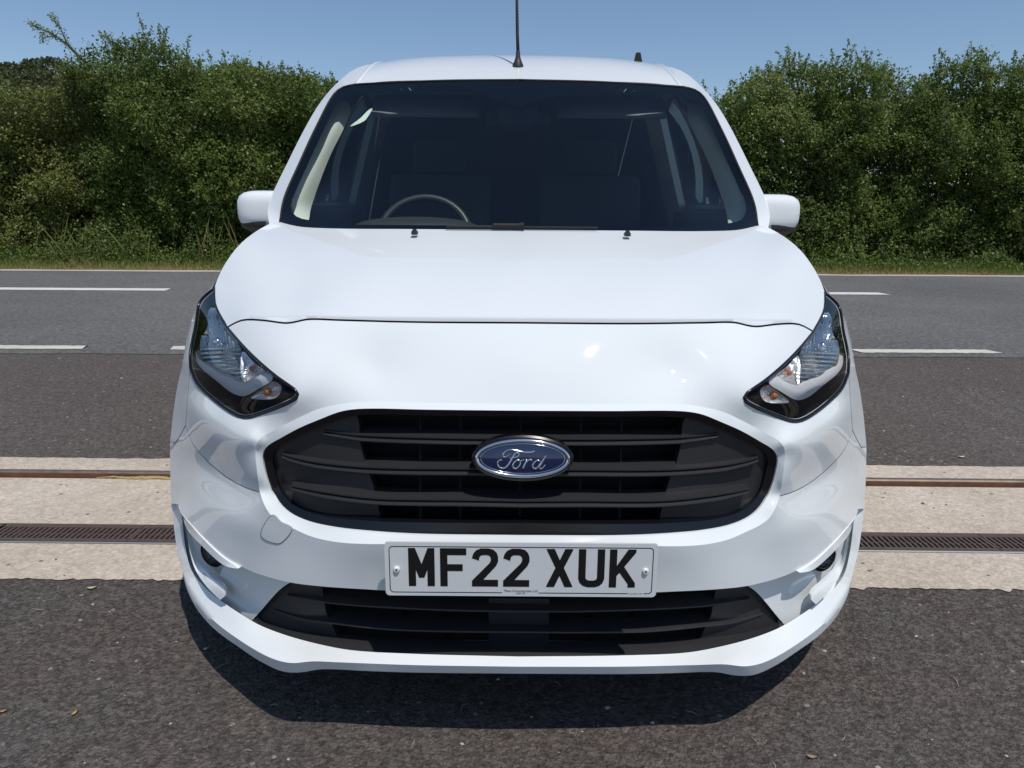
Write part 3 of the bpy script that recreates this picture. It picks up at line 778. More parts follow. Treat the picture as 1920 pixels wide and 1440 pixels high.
# badge on the grille
badge = bpy.data.objects.new('badge', None)
link(badge, van)
badge.matrix_basis = Matrix.Translation((0.0035, 0.052, 0.6645)) @ Matrix.Rotation(math.radians(82), 4, 'X')
def ellipse_ring(prof, sides=72):
    """prof: (scale a, scale b, height) rings"""
    V, F = [], []
    for a, b, h in prof:
        for k in range(sides):
            t = 2 * math.pi * k / sides
            V.append((a * math.cos(t), b * math.sin(t), h))
    for i in range(len(prof) - 1):
        for k in range(sides):
            F.append((i * sides + k, i * sides + (k + 1) % sides, (i + 1) * sides + (k + 1) % sides, (i + 1) * sides + k))
    return V, F
EA, EB = 0.0915, 0.0385
def inset(d, h): return (EA - d, EB - d, h)
v, f = ellipse_ring([inset(-0.006, -0.03), inset(-0.006, 0.0), inset(-0.002, 0.003), inset(0.001, 0.002)])
obj('badge_base', mesh_of(v, f), M['black_gloss'], badge, smooth=True, sharp=40)
v, f = ellipse_ring([inset(0.0, 0.0), inset(0.0005, 0.004), inset(0.003, 0.0062), inset(0.006, 0.0058), inset(0.0075, 0.004)])
obj('badge_rim', mesh_of(v, f), M['chrome'], badge, smooth=True)
v, f = ellipse_ring([inset(0.0075, 0.0035), inset(0.02, 0.0052), inset(0.030, 0.006), (0.03, 0.0004, 0.0062)])
f.append(tuple(range(len(v) - 72, len(v))))
obj('badge_field', mesh_of(v, f), M['blue'], badge, smooth=True)
tub = [((EA - 0.0115) * math.cos(t), (EB - 0.0098) * math.sin(t), 0.0052) for t in np.linspace(0, 2 * math.pi, 72, endpoint=False)]
vv, ff = tube_data(tub, 0.0007, 6, closed=True)
obj('badge_inner_line', mesh_of(vv, ff), M['chrome'], badge, smooth=True)
U = 0.000127
strokes = [
    ([(1142, 340), (1120, 358), (1060, 366), (960, 360), (870, 340), (790, 328), (730, 340), (690, 372), (672, 410), (682, 438), (712, 436), (750, 412), (775, 388)], [6, 13, 13, 9, 8, 8, 9, 10, 10, 9, 7, 6, 4]),
    ([(912, 402), (905, 378), (880, 368), (850, 392), (820, 440), (785, 505), (745, 565), (695, 605), (645, 608), (605, 580), (592, 535), (610, 495), (640, 482), (660, 494)], [6, 8, 8, 10, 12, 13, 13, 12, 11, 10, 9, 9, 8, 6]),
    ([(770, 462), (820, 448), (870, 440), (900, 425), (914, 405)], [5, 8, 8, 7, 6]),
    ([(925, 492), (890, 484), (850, 510), (822, 560), (828, 600), (862, 614), (902, 590), (932, 545), (935, 500), (958, 488), (990, 478)], [8, 9, 10, 11, 11, 10, 9, 9, 8, 7, 6]),
    ([(1015, 474), (1024, 490), (1005, 540), (972, 608)], [7, 9, 11, 12]),
    ([(992, 560), (1030, 510), (1070, 476), (1100, 478), (1098, 504)], [6, 8, 9, 9, 7]),
    ([(1232, 500), (1190, 484), (1145, 515), (1118, 565), (1128, 602), (1162, 612), (1202, 580), (1240, 520)], [8, 9, 10, 11, 11, 10, 9, 8]),
    ([(1318, 412), (1288, 458), (1248, 530), (1220, 585), (1232, 612), (1268, 600), (1306, 552)], [9, 11, 12, 11, 10, 8, 5]),
]
VV = []
for pts, rad in strokes:
    P3 = np.array([((x - 968) * U, (464 - y) * U, 0.0064) for x, y in pts])
    Q = spline(np.column_stack([P3[:, :2], np.array(rad) * U * 1.45]), 0.0012)
    vv, ff = tube_data([(a, b, 0.0064) for a, b, _ in Q], list(Q[:, 2]), 6)
    vv = [(v[0], v[1], 0.0064 + (v[2] - 0.0064) * 0.6) for v in vv]
    VV.append((np.array(vv), ff))
v, f = join(*VV)
obj('badge_script', mesh_of(v, f), M['chrome'], badge, smooth=True)

# number plate
plate = bpy.data.objects.new('number_plate', None); link(plate, van)
plate.matrix_basis = Matrix.Translation((0.002, 0.004, 0.457)) @ Matrix.Rotation(math.radians(90), 4, 'X')
def rounded(w, h, r, k=6):
    out = []
    for cx, cy, a0 in ((w / 2 - r, h / 2 - r, 0), (-w / 2 + r, h / 2 - r, 90), (-w / 2 + r, -h / 2 + r, 180), (w / 2 - r, -h / 2 + r, 270)):
        for i in range(k + 1):
            a = math.radians(a0 + 90 * i / k); out.append((cx + r * math.cos(a), cy + r * math.sin(a)))
    return out
def prism(poly, z0, z1):
    n = len(poly)
    V = [(x, y, z0) for x, y in poly] + [(x, y, z1) for x, y in poly]
    F = [tuple(range(n, 2 * n)), tuple(reversed(range(n)))] + [(i, (i + 1) % n, n + (i + 1) % n, n + i) for i in range(n)]
    return V, F
v, f = prism(rounded(0.520, 0.111, 0.008), -0.003, 0.0015)
obj('plate_board', mesh_of(v, f), M['plate'], plate)
GLY = {
 'M': [(0,0),(0,79),(13,79),(25,46),(37,79),(50,79),(50,0),(36,0),(36,34),(30,17.5),(20,17.5),(14,34),(14,0)],
 'F': [(0,0),(0,79),(50,79),(50,65),(14,65),(14,46),(43,46),(43,32),(14,32),(14,0)],
 '2': [(0,59),(2.5,68),(8,75),(17,79),(32,79),(41,76.5),(47,70.5),(50,62),(50,52),(46,43),(21.5,14),(50,14),(50,0),(0,0),(0,12),(33,48),(36,54),(36,59.5),(34,63.5),(30,65.5),(20,65.5),(16,63.5),(14,59),(13.5,54)],
 'X': [(0,79),(15,79),(25,56),(35,79),(50,79),(50,77),(33,40),(50,2),(50,0),(35,0),(25,23.5),(15,0),(0,0),(0,2),(17,40),(0,77)],
 'U': [(0,79),(0,18),(3,9),(9,3),(18,0),(32,0),(41,3),(47,9),(50,18),(50,79),(36,79),(36,20),(34.5,16),(30,14),(20,14),(15.5,16),(14,20),(14,79)],
 'K': [(0,0),(0,79),(14,79),(14,45),(35,79),(50,79),(50,73),(28,43),(50,9),(50,0),(36,0),(36,7),(19.5,31),(14,24),(14,0)],
}
for ch, x0 in zip('MF22XUK', (200, 416, 632, 845, 1140, 1357, 1568)):
    X0 = (x0 - 967) * 0.0002803
    v, f = prism([(X0 + a * 0.001, (b - 39.5) * 0.001 + 0.0045) for a, b in GLY[ch]], 0.0015, 0.0021)
    obj('plate_character', mesh_of(v, f), M['plate_ink'], plate)
def line_run(pts, w):
    V, F = [], []
    for i, (x, y) in enumerate(pts):
        a = Vector(pts[max(0, i - 1)]); b = Vector(pts[min(len(pts) - 1, i + 1)])
        d = (b - a).normalized(); nrm = Vector((-d.y, d.x)) * w / 2
        V += [(x + nrm.x, y + nrm.y, 0.0019), (x - nrm.x, y - nrm.y, 0.0019)]
        if i: F.append((2 * i - 2, 2 * i - 1, 2 * i + 1, 2 * i))
    return V, F
R = rounded(0.502, 0.095, 0.007)
R = [(x, y - 0.0005) for x, y in R]
top = [(-0.034, R[21][1])] + R[20:13:-1] + R[13:6:-1] + R[6::-1] + R[27:26:-1]
bot_y = -0.0480
run1 = [(-0.036, bot_y)] + [(x, y) for x, y in reversed(R[14:21])] + [(x, y) for x, y in reversed(R[7:14])] + [(x, y) for x, y in reversed(R[0:7])] + [(x, y) for x, y in reversed(R[22:28])] + [(0.236, bot_y)]
run2 = [(0.034, bot_y), (0.206, bot_y)]
v1, f1 = line_run(run1, 0.0016); v2, f2 = line_run(run2, 0.0016)
v, f = join((v1, f1), (v2, f2))
obj('plate_border', mesh_of(v, f), M['plate_ink'], plate)
def text_part(body, size, loc, parent, material, name):
    cu = bpy.data.curves.new(name, 'FONT'); cu.body = body; cu.size = size; cu.align_x = 'CENTER'; cu.fill_mode = 'FRONT'
    t = bpy.data.objects.new('text_source', cu); COL.objects.link(t)
    dg = bpy.context.evaluated_depsgraph_get(); dg.update()
    me = bpy.data.meshes.new_from_object(t.evaluated_get(dg))
    bpy.data.objects.remove(t); bpy.data.curves.remove(cu)
    me.materials.clear()
    me.transform(Matrix.Translation(loc))
    return obj(name, me, material, parent)
text_part('Maxi Commercials Ltd', 0.0070, (0, -0.0462, 0.0020), plate, M['plate_ink'], 'dealer_line')
text_part('0000 100', 0.0045, (0, -0.0505, 0.0020), plate, M['plate_ink'], 'postcode_line')
text_part('SAF BSAU 145e', 0.0038, (0.221, -0.0495, 0.0020), plate, M['plate_ink'], 'standard_mark')
for sx in (-1, 1):
    v, f = lathe_data([(0.0062, 0.0014), (0.0060, 0.005), (0.0045, 0.0066), (0.0022, 0.0068), (0.0018, 0.0045), (0.0002, 0.0045)], 16)
    sc = obj('plate_screw', mesh_of(v, f), M['white_plastic'], plate, smooth=True, sharp=40)
    sc.location = (sx * 0.2375, 0.0, 0)
    cr = bmesh.new(); box_bm(cr, (0, 0, 0.0066), (0.004, 0.001, 0.001)); box_bm(cr, (0, 0, 0.0066), (0.001, 0.004, 0.001))
    obj('screw_slot', bm_mesh(cr), M['plate_ink'], sc)
# plate bracket that carries it in front of the bumper
box('plate_bracket', (0.002, 0.02, 0.457), (0.46, 0.024, 0.08), M['black_void'], van)

# lower intake
lo = np.vstack([curve('intake_side'), curve('lip_top')[np.argmin(np.abs(curve('lip_top')[:, 0] - curve('intake_side')[-1, 0])):]])
top_edge = curve('bumper_edge')[:np.argmin(np.abs(curve('bumper_edge')[:, 0] - curve('intake_side')[0, 0])) + 1].copy()
top_edge[:, 2] = 1 / (1 / top_edge[:, 2] + 0.05); top_edge[:, 1] += 0.012
outer = loop_of([lo, 'centre', top_edge])
fr_out = np.vstack([lo]).copy(); fr_out[:, 2] = 1 / (1 / fr_out[:, 2] + 0.004); fr_out[:, 1] -= 0.003; 
fr = patch(loop_of([fr_out, 'centre', '-low_frame_in']), None, step=0.005)
intake = skin('lower_intake', join(fr, flange(curve('low_frame_in')[::-1], (0, 0.03, 0))), M['black_satin'], van, sharp=50)
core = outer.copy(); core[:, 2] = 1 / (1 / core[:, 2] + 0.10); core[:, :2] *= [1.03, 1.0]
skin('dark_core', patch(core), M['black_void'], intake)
blank('low_blank', intake)
PROF2 = [(0.045, 0.005), (0.02, 0.004), (0.0, 0.0), (-0.001, -0.003), (0.006, -0.006), (0.04, -0.008)]
for cname in ('low_slat_one', 'low_slat_two'):
    slat('slat', cname, PROF2, intake, M['black_satin'], taper=0.03)
for x in (-0.255, -0.16, 0.16, 0.255):
    box('rib', (x, 0.150 + 0.3 * abs(x) ** 1.6, 0.272), (0.004, 0.04, 0.13), M['black_void'], intake)
box('sensor_cover', (0.0, 0.118, 0.272), (0.128, 0.03, 0.135), principled('sensor_cover_plastic', (0.010, 0.012, 0.020), rough=0.4), intake, bevel=0.004)

# tow eye cover (one side only)
lp = spline(to_chart(CURVES['tow_cover']), 0.004, closed=True)
lp[:, 2] = S1(lp[:, :2])
lp_out = lp.copy(); lp_out[:, 2] = 1 / (1 / lp_out[:, 2] - 0.0022)
cov = join(patch(lp, S1, step=0.005, push=-0.0022), flange(np.vstack([lp_out, lp_out[:1]]), (0, 0.006, 0)))
tow = skin('tow_eye_cover', cov, M['paint'], van, sym=False, sharp=45)
edge = lp.copy(); edge[:, 2] = 1 / (1 / edge[:, 2] - 0.0006)
c2 = edge[:, :2].mean(0); edge[:, :2] = c2 + (edge[:, :2] - c2) * 1.02
rv, rf = tube_data([tuple(p) for p in from_chart(edge)], 0.0009, 5, closed=True)
obj('cover_joint', mesh_of(rv, rf), M['joint'], tow, smooth=True)

# ---------------------------------------------------------------- windscreen, pillars, roof, sides
S2 = Surf(controls(['glass_side', 'glass_top', 'glass_base'], ['glass'], 3))
g_loop = loop_of(['glass_side', 'glass_top', 'centre', 'glass_base'], S2)
skin('windscreen', patch(g_loop, S2, step=0.012), M['glass'], van)
def on_glass(name, off, step=0.008):
    c = curve(name, step).copy(); c[:, 2] = 1 / (1 / S2(c[:, :2]) + off); return c
rim = np.vstack([curve('glass_side'), curve('glass_top')])
rim = rim.copy(); rim[:, 2] = 1 / (1 / rim[:, 2] + 0.006)
base = curve('glass_base').copy(); base[:, 2] = 1 / (1 / base[:, 2] + 0.006)
fr_in = np.vstack([on_glass('frit_base', 0.006), on_glass('frit_side', 0.006), on_glass('frit_top', 0.006)])
top_c = fr_in[-1]; bot_c = fr_in[0]
lp = loop_of([base[::1], rim, 'centre', fr_in[::-1], 'centre'])
skin('windscreen_band', patch(lp, Surf(np.vstack([thin(base, 3), thin(rim, 3), thin(fr_in, 3)])), step=0.008), principled('black_screen_print', (0.002, 0.004, 0.007), rough=0.6, spec=0.0), van)
rv, rf = tube_data([tuple(p) for p in from_chart(np.vstack([curve('glass_side'), curve('glass_top')]))], 0.004, 6)
skin('windscreen_rubber', (np.array([tuple(v) for v in rv]), rf), M['rubber'], van, weld=None)

pl = loop_of([to_chart(CURVES['bonnet_rear'][-2:]), 'pillar_out', '-pillar_in', '-glass_side'])
pil = patch(pl, None)
side_in = flange(curve('glass_side'), (0, 0.02, -0.01))
ditch = patch(loop_of(['roof_side', '-pillar_in']), None, step=0.004, push=0.004)
for s in (1, -1):
    skin('roof_ditch', ditch if s == 1 else mirror(ditch, False), M['paint'], van, sym=False)
for s in (1, -1):
    skin('windscreen_pillar', join(pil, side_in) if s == 1 else mirror(join(pil, side_in), False), M['paint'], van, sym=False, sharp=60)

# roof as a sheet over (x, y)
class Sheet:
    def __init__(self, pts):
        p = np.array(pts, float); m = p[p[:, 0] < -1e-4].copy(); m[:, 0] *= -1
        p = np.vstack([p, m]); self.X = p[:, :2]; n = len(p)
        A = np.zeros((n + 3, n + 3)); A[:n, :n] = Surf.k(self.X, self.X) + 1e-7 * np.eye(n)
        P = np.hstack([np.ones((n, 1)), self.X]); A[:n, n:] = P; A[n:, :n] = P.T
        self.s = np.linalg.solve(A, np.concatenate([p[:, 2], np.zeros(3)]))
    def __call__(self, X):
        X = np.asarray(X, float).reshape(-1, 2)
        return Surf.k(X, self.X) @ self.s[:-3] + self.s[-3] + X @ self.s[-2:]
def arc(name, step=0.01): return from_chart(curve(name, step))
rear_rail = [(-0.602, 2.4, 1.783), (-0.606, 2.8, 1.797), (-0.61, 3.4, 1.80), (-0.61, 4.0, 1.785), (-0.60, 4.28, 1.76)]
rear_mid = [(0, 2.8, 1.838), (0, 3.4, 1.842), (0, 4.0, 1.825), (0, 4.3, 1.795)]
RS = Sheet(CURVES['roof_front'][::1] + CURVES['roof_side'][1:] + CURVES['roof_skyline'][1:] + [list(p) for p in rear_rail] + [list(p) for p in rear_mid])
fr_ = arc('roof_front')[::-1]            # centre -> side
sd_ = arc('roof_side')
rail = np.vstack([sd_, np.array([(-0.599, y, 0) for y in np.linspace(2.05, 2.3, 4)]), np.array(rear_rail)])
nx, ny = 24, 60
V, F = [], []
ys = np.linspace(0, 1, ny) ** 1.25
for j, t in enumerate(ys):
    yr = 1.662 + t * (4.28 - 1.662)
    xr = np.interp(yr, rail[:, 1], rail[:, 0])
    for i in range(nx + 1):
        s = i / nx
        x = xr * s
        y_front = np.interp(-x, -fr_[:, 0], fr_[:, 1])
        y = y_front + (4.30 - y_front) * t if s < 1 else yr
        y = (1 - s ** 4) * (y_front + (4.30 - y_front) * t) + s ** 4 * yr
        V.append((x, y, 0))
V = np.array(V, float); V[:, 2] = RS(V[:, :2])
for j in range(ny - 1):
    for i in range(nx):
        a = j * (nx + 1) + i
        F.append((a, a + 1, a + nx + 2, a + nx + 1))
skin('roof', (V, [tuple(reversed(f)) for f in F]), M['paint'], van)
lead = V[:nx + 1]
roof_rail = V[nx::nx + 1]

# roof gutter strips between roof and cant rail, cant rail sheet running back
po = arc('pillar_in')
for s in (1, -1):
    g = [((r[0] - 0.009) * s, r[1] + (0.012 if i == 0 else 0), r[2] - 0.006) for i, r in enumerate(roof_rail[::2])]
    tube('roof_gutter_strip', g, 0.010, M['paint'], van, 8)

side_top = [tuple(p) for p in arc('pillar_out', 0.02)] + [(-0.640, 2.4, 1.772), (-0.645, 2.8, 1.785), (-0.65, 3.4, 1.788), (-0.65, 4.0, 1.773), (-0.64, 4.3, 1.745)]
st = np.array([p for p in side_top if p[1] > 1.995])
rr = np.array([(np.interp(y, roof_rail[:, 1], roof_rail[:, 0]), y, np.interp(y, roof_rail[:, 1], roof_rail[:, 2]) - 0.004) for y in st[:, 1]])
V = np.vstack([st, rr]); n = len(st)
F = [(i, i + 1, n + i + 1, n + i) for i in range(n - 1)]
for s in (1, -1):
    skin('cant_rail', (V, F) if s == 1 else mirror((V, F), False), M['paint'], van, sym=False, weld=None)

# body sides: x as a smooth function of (y, z)
fs = from_chart(curve('fender_side')[::2]).tolist() + from_chart(curve('fender_side')[-1:]).tolist()
ho = from_chart(curve('hl_out')[::2]).tolist()
ctrl = [(p[1], p[2], p[0]) for p in side_top] + [(p[1], p[2], p[0]) for p in fs] + [(p[1], p[2], p[0]) for p in ho[1:]]
ctrl += [(p[1], p[2], p[0]) for p in CURVES['shoulder'][:5]]
ctrl += [(y, z, -x) for y, z, x in ((1.55, 1.08, .885), (2.5, 1.08, .895), (4.2, 1.05, .885), (1.5, .75, .9175), (2.5, .75, .9175), (4.2, .7, .905), (.95, .8, .915),
         (.95, .98, .845), (1.5, .3, .905), (2.5, .3, .905), (4.3, .35, .88), (.95, .5, .935), (2.1, 1.45, .815), (2.6, 1.45, .825), (3.5, 1.45, .825), (4.25, 1.4, .80), (1.3, .5, .925))]
c_ = np.array(ctrl)
class Flat(Sheet):
    def __init__(self, pts):
        p = np.array(pts, float); k_ = np.round(p[:, :2], 3); _, ix = np.unique(k_, axis=0, return_index=True); p = p[ix]
        self.X = p[:, :2]; n = len(p)
        A = np.zeros((n + 3, n + 3)); A[:n, :n] = Surf.k(self.X, self.X) + 1e-6 * np.eye(n)
        P = np.hstack([np.ones((n, 1)), self.X]); A[:n, n:] = P; A[n:, :n] = P.T
        self.s = np.linalg.solve(A, np.concatenate([p[:, 2], np.zeros(3)]))
SX = Flat(ctrl)
def arch(cy, cz, r, a0, a1, k=18):
    return [(cy + r * math.cos(math.radians(a)), cz + r * math.sin(math.radians(a))) for a in np.linspace(a0, a1, k)]
def dens(pts, step=0.05):
    out = []
    for a, b in zip(pts[:-1], pts[1:]):
        k = max(1, int(math.dist(a, b) / step))
        out += [(a[0] + (b[0] - a[0]) * i / k, a[1] + (b[1] - a[1]) * i / k) for i in range(k)]
    return out + [pts[-1]]
outline = [(p[1], p[2]) for p in CURVES['shoulder'][::-1]] + [(p[1], p[2]) for p in side_top] + \
          [(4.36, 1.5), (4.40, 1.1), (4.42, .6), (4.40, .3), (3.96, .27)] + arch(3.58, .31, .37, 0, 180) + [(3.2, .27), (1.30, .25)] + \
          arch(.93, .31, .37, 0, 150) + [(p[1] + 0.002, p[2]) for p in fs[::-1]] + [(p[1], p[2]) for p in ho[1:]]
outline = dens(outline, 0.06)
win = dens([(1.36, 1.16), (1.50, 1.31), (1.66, 1.45), (1.80, 1.545), (1.95, 1.60), (2.20, 1.63), (2.50, 1.635), (2.56, 1.60), (2.58, 1.17), (1.36, 1.16)], 0.05)[:-1]
def flat_patch(poly, holes=(), step=0.06):
    poly = np.array(poly); lo_, hi_ = poly.min(0), poly.max(0)
    G = np.array([(x, y) for x in np.arange(lo_[0], hi_[0], step) for y in np.arange(lo_[1], hi_[1], step)])
    ok = inside(poly, G) & (edge_dist(poly, G) > 0.4 * step)
    hs = [np.array(h) for h in holes]
    for h in hs: ok &= ~inside(h, G) & (edge_dist(h, G) > 0.4 * step)
    E, b_ = [], 0
    for h in [poly] + hs:
        E += [(b_ + i, b_ + (i + 1) % len(h)) for i in range(len(h))]; b_ += len(h)
    r = delaunay_2d_cdt([Vector(p) for p in np.vstack([poly] + hs + [G[ok]]).tolist()], E, [], 0, 1e-6)
    uv = np.array([tuple(v) for v in r[0]])
    cen = np.array([uv[list(f)].mean(0) for f in r[2]])
    keep = inside(poly, cen)
    for h in hs: keep &= ~inside(h, cen)
    return uv, [tuple(f) for f, k_ in zip(r[2], keep) if k_]
uv, F = flat_patch(outline, [win])
V = np.column_stack([SX(uv), uv[:, 0], uv[:, 1]])
F = [tuple(reversed(f)) for f in F]
uvg, Fg = flat_patch(win)
Vg = np.column_stack([SX(uvg) + 0.006, uvg[:, 0], uvg[:, 1]])
wv = np.array([(SX([p])[0], p[0], p[1]) for p in win + win[:1]])
band_v = np.vstack([wv + [-0.001, 0, 0], wv + [0.03, 0, 0]]); nb = len(wv)
band_f = [(i, i + 1, nb + i + 1, nb + i) for i in range(nb - 1)]
for s in (1, -1):
    mm = (lambda vf: vf) if s == 1 else (lambda vf: mirror(vf, False))
    bs = skin('body_side', mm((V, F)), M['paint'], van, sym=False)
    skin('side_window', mm((Vg, [tuple(reversed(f)) for f in Fg])), M['side_glass'], van, sym=False)
    skin('window_rubber', mm((band_v, band_f)), M['rubber'], bs, sym=False)
    # door shut lines and handle
    for yy in (1.27, 2.68):
        zz = np.linspace(0.34, 1.05, 12)
        pts = [((SX([(yy, z)])[0] - 0.0005) * s, yy, z) for z in zz]
        tube('door_shut_line', pts, 0.003, M['rubber'], bs, 5)
    box('door_handle', ((SX([(2.48, .98)])[0] - 0.018) * s, 2.48, 0.98), (0.03, 0.19, 0.035), M['paint'], van, bevel=0.01)
    z2 = np.array([(1.34, .52), (2.3, .53), (3.15, .54)])
    pts = [((SX([(y, .52)])[0] - 0.004) * s, y, .52) for y in np.linspace(1.34, 3.15, 14)]
    tube('side_rubbing_strip', pts, 0.02, M['black_satin'], van, 8)

# rear end closes the body
rear = [(4.36, 1.5), (4.40, 1.1), (4.42, .6), (4.40, .3)]
xr = [float(SX([p])[0]) for p in rear]
rv_ = [(-0.64, 4.30, 1.745), (0.64, 4.30, 1.745)]
for (y, z), x in zip(rear, xr): rv_ += [(x, y, z), (-x, y, z)]
rv_.append((0, 4.30, 1.79))
rf_ = [(2 * i, 2 * i + 1, 2 * i + 3, 2 * i + 2) for i in range(4)] + [(0, 10, 1)]
obj('rear_doors', mesh_of(rv_, rf_), M['paint'], van)
# underbody, bulkhead and liners keep daylight out of the shell
box('underbody', (0, 2.45, 0.27), (1.70, 3.85, 0.04), M['black_void'], van)
box('undertray', (0, 0.55, 0.20), (1.0, 0.60, 0.02), M['black_void'], van)
for s in (1, -1):
    for cy in (0.93, 3.58):
        a = arch(cy, .31, .375, -5, 185, 20)
        V = [(s * 0.90, y, z) for y, z in a] + [(s * 0.58, y, z) for y, z in a]
        F = [(i, i + 1, 20 + i + 1, 20 + i) for i in range(19)] + [tuple(range(20, 40))]
        obj('wheel_arch_liner', mesh_of(V, F), M['black_void'], van, smooth=False)
    for cy in (0.93, 3.58):
        w = bpy.data.objects.new('wheel', None); link(w, van)
        w.location = (s * 0.80, cy, 0.322); w.rotation_euler = (0, math.radians(90 * s), 0)
        tv, tf = lathe_data([(0.205, -0.09), (0.285, -0.102), (0.313, -0.09), (0.322, -0.06), (0.322, 0.06), (0.313, 0.09), (0.285, 0.102), (0.205, 0.09), (0.20, -0.09)], 40)
        obj('tyre', mesh_of(tv, tf), M['rubber'], w, smooth=True, sharp=40)
        rv2, rf2 = lathe_data([(0.206, -0.085), (0.206, 0.08), (0.19, 0.085), (0.16, 0.06), (0.07, 0.055), (0.05, 0.07), (0.001, 0.07)], 40)
        obj('rim', mesh_of(rv2, rf2), M['alloy'], w, smooth=True, sharp=40)

# ---------------------------------------------------------------- cabin
V = [(-.60, .95, 1.03), (.60, .95, 1.03), (-.70, 1.16, 1.06), (.70, 1.16, 1.06), (-.78, 1.34, 1.06), (.78, 1.34, 1.06), (-.78, 1.42, 1.0), (.78, 1.42, 1.0), (-.78, 1.40, .55), (.78, 1.40, .55)]
F = [(2 * i, 2 * i + 1, 2 * i + 3, 2 * i + 2) for i in range(4)]
obj('dashboard', mesh_of(V, F), M['cabin'], van)
hood = bmesh.new()
bmesh.ops.create_uvsphere(hood, u_segments=24, v_segments=12, radius=1.0)
bmesh.ops.scale(hood, vec=(0.22, 0.17, 0.036), verts=hood.verts)
bmesh.ops.translate(hood, vec=(-0.36, 1.36, 1.07), verts=hood.verts)
obj('instrument_hood', bm_mesh(hood), M['cabin'], van, smooth=True)
wheel = bpy.data.objects.new('steering_wheel', None); link(wheel, van)
wheel.location = (-0.362, 1.60, 1.02); wheel.rotation_euler = (math.radians(62), 0, 0)
tp = [(0.178 * math.cos(t), 0.178 * math.sin(t), 0) for t in np.linspace(0, 2 * math.pi, 40, endpoint=False)]
vv, ff = tube_data(tp, 0.015, 10, closed=True)
obj('wheel_rim', mesh_of(vv, ff), principled('leather_rim', (0.028, 0.029, 0.032), rough=0.42), wheel, smooth=True)
sp = bmesh.new()
box_bm(sp, (0, 0, -0.01), (0.33, 0.05, 0.02)); box_bm(sp, (0, -0.08, -0.01), (0.05, 0.15, 0.02)); box_bm(sp, (0, -0.01, 0.0), (0.15, 0.12, 0.05), bevel=0.015)
obj('wheel_hub', bm_mesh(sp), M['cabin'], wheel)
obj('bulkhead', mesh_of([(-.84, 2.78, .3), (.84, 2.78, .3), (.855, 2.78, 1.05), (.74, 2.78, 1.5), (.56, 2.78, 1.74), (-.56, 2.78, 1.74), (-.74, 2.78, 1.5), (-.855, 2.78, 1.05)], [tuple(range(8))]), M['bulkhead'], van)
box('cabin_floor', (0, 2.08, 0.42), (1.6, 1.4, 0.03), M['cabin'], van)
box('firewall', (0, 0.90, 0.62), (1.4, 0.03, 0.6), M['black_void'], van)
bm = bmesh.new()
V = [(-0.60, 1.70, 1.575), (0.60, 1.70, 1.575), (-0.60, 2.76, 1.70), (0.60, 2.76, 1.70)]
obj('headlining', mesh_of(V, [(0, 1, 3, 2)]), principled('grey_headlining', (0.16, 0.165, 0.17), rough=0.9), van)
for x in (-0.36, 0.36):
    box('sun_visor', (x, 1.745, 1.525), (0.42, 0.14, 0.018), principled('visor_vinyl', (0.20, 0.21, 0.22), rough=0.8), van, rot=Matrix.Rotation(math.radians(38), 3, 'X'), bevel=0.008)
for x, wd in ((-0.38, 0.50), (0.36, 0.50)):
    seat = bpy.data.objects.new('seat', None); link(seat, van); seat.location = (x, 2.22, 0.6)
    box('cushion', (0, -0.10, 0.05), (wd, 0.5, 0.16), M['fabric'], seat, bevel=0.05)
    box('backrest', (0, 0.20, 0.40), (wd, 0.13, 0.62), M['fabric'], seat, rot=Matrix.Rotation(math.radians(-14), 3, 'X'), bevel=0.05)
    box('headrest', (0, 0.275, 0.79), (0.26, 0.09, 0.17), M['fabric'], seat, bevel=0.035)
# pale inner trims on the windscreen pillars and behind the doors, the left door's painted darker
lp = spline(to_chart(CURVES['trim_light']), 0.006, closed=True)
tr = patch(lp, Surf(lp), step=0.008, bulge=0.03)
for s in (1, -1):
    skin('pillar_trim', tr if s == 1 else mirror(tr, False), M['trim'], van, sym=False)
    V = []
    for y, z in ((2.54, 1.06), (2.54, 1.62)):
        x = float(SX([(y, z)])[0])
        V += [(s * (x + 0.012), y, z), (s * (x + 0.05), y - 0.02, z), (s * (x + 0.10), y + 0.06, z), (s * (x + 0.10), y + 0.1, z)]
    F = [(i, i + 1, i + 5, i + 4) for i in range(3)]
    obj('door_pillar_trim', mesh_of(V, F), M['trim'] if s == -1 else principled('trim_painted_shade', (0.30, 0.33, 0.32), rough=0.8), van)  # left one in a darker copy, shade put into its colour
    V = []
    for y, z in ((1.30, 1.12), (2.56, 1.13)):
        x = float(SX([(y, z)])[0]); V += [(s * (x + 0.01), y, z + 0.02), (s * (x + 0.09), y, z), (s * (x + 0.10), y, z - 0.5)]
    obj('door_card', mesh_of(V, [(0, 1, 4, 3), (1, 2, 5, 4)]), M['cabin'], van)
# interior mirror and sensor pod
bm = bmesh.new()
bmesh.ops.create_uvsphere(bm, u_segments=24, v_segments=14, radius=1.0)
bmesh.ops.scale(bm, vec=(0.075, 0.05, 0.075), verts=bm.verts)
bmesh.ops.translate(bm, vec=(-0.002, 1.555, 1.475), verts=bm.verts)
obj('sensor_pod', bm_mesh(bm), M['cabin'], van, smooth=True)
box('rear_view_mirror', (-0.002, 1.66, 1.47), (0.24, 0.03, 0.065), M['cabin'], van, bevel=0.014)
# sticker inside the screen
lp = spline(to_chart(CURVES['sticker']), 0.004, closed=True); lp[:, 2] = 1 / (1 / S2(lp[:, :2]) + 0.012)
stk = skin('screen_sticker', patch(lp, Surf(lp), step=0.006), M['paper'], van, sym=False)

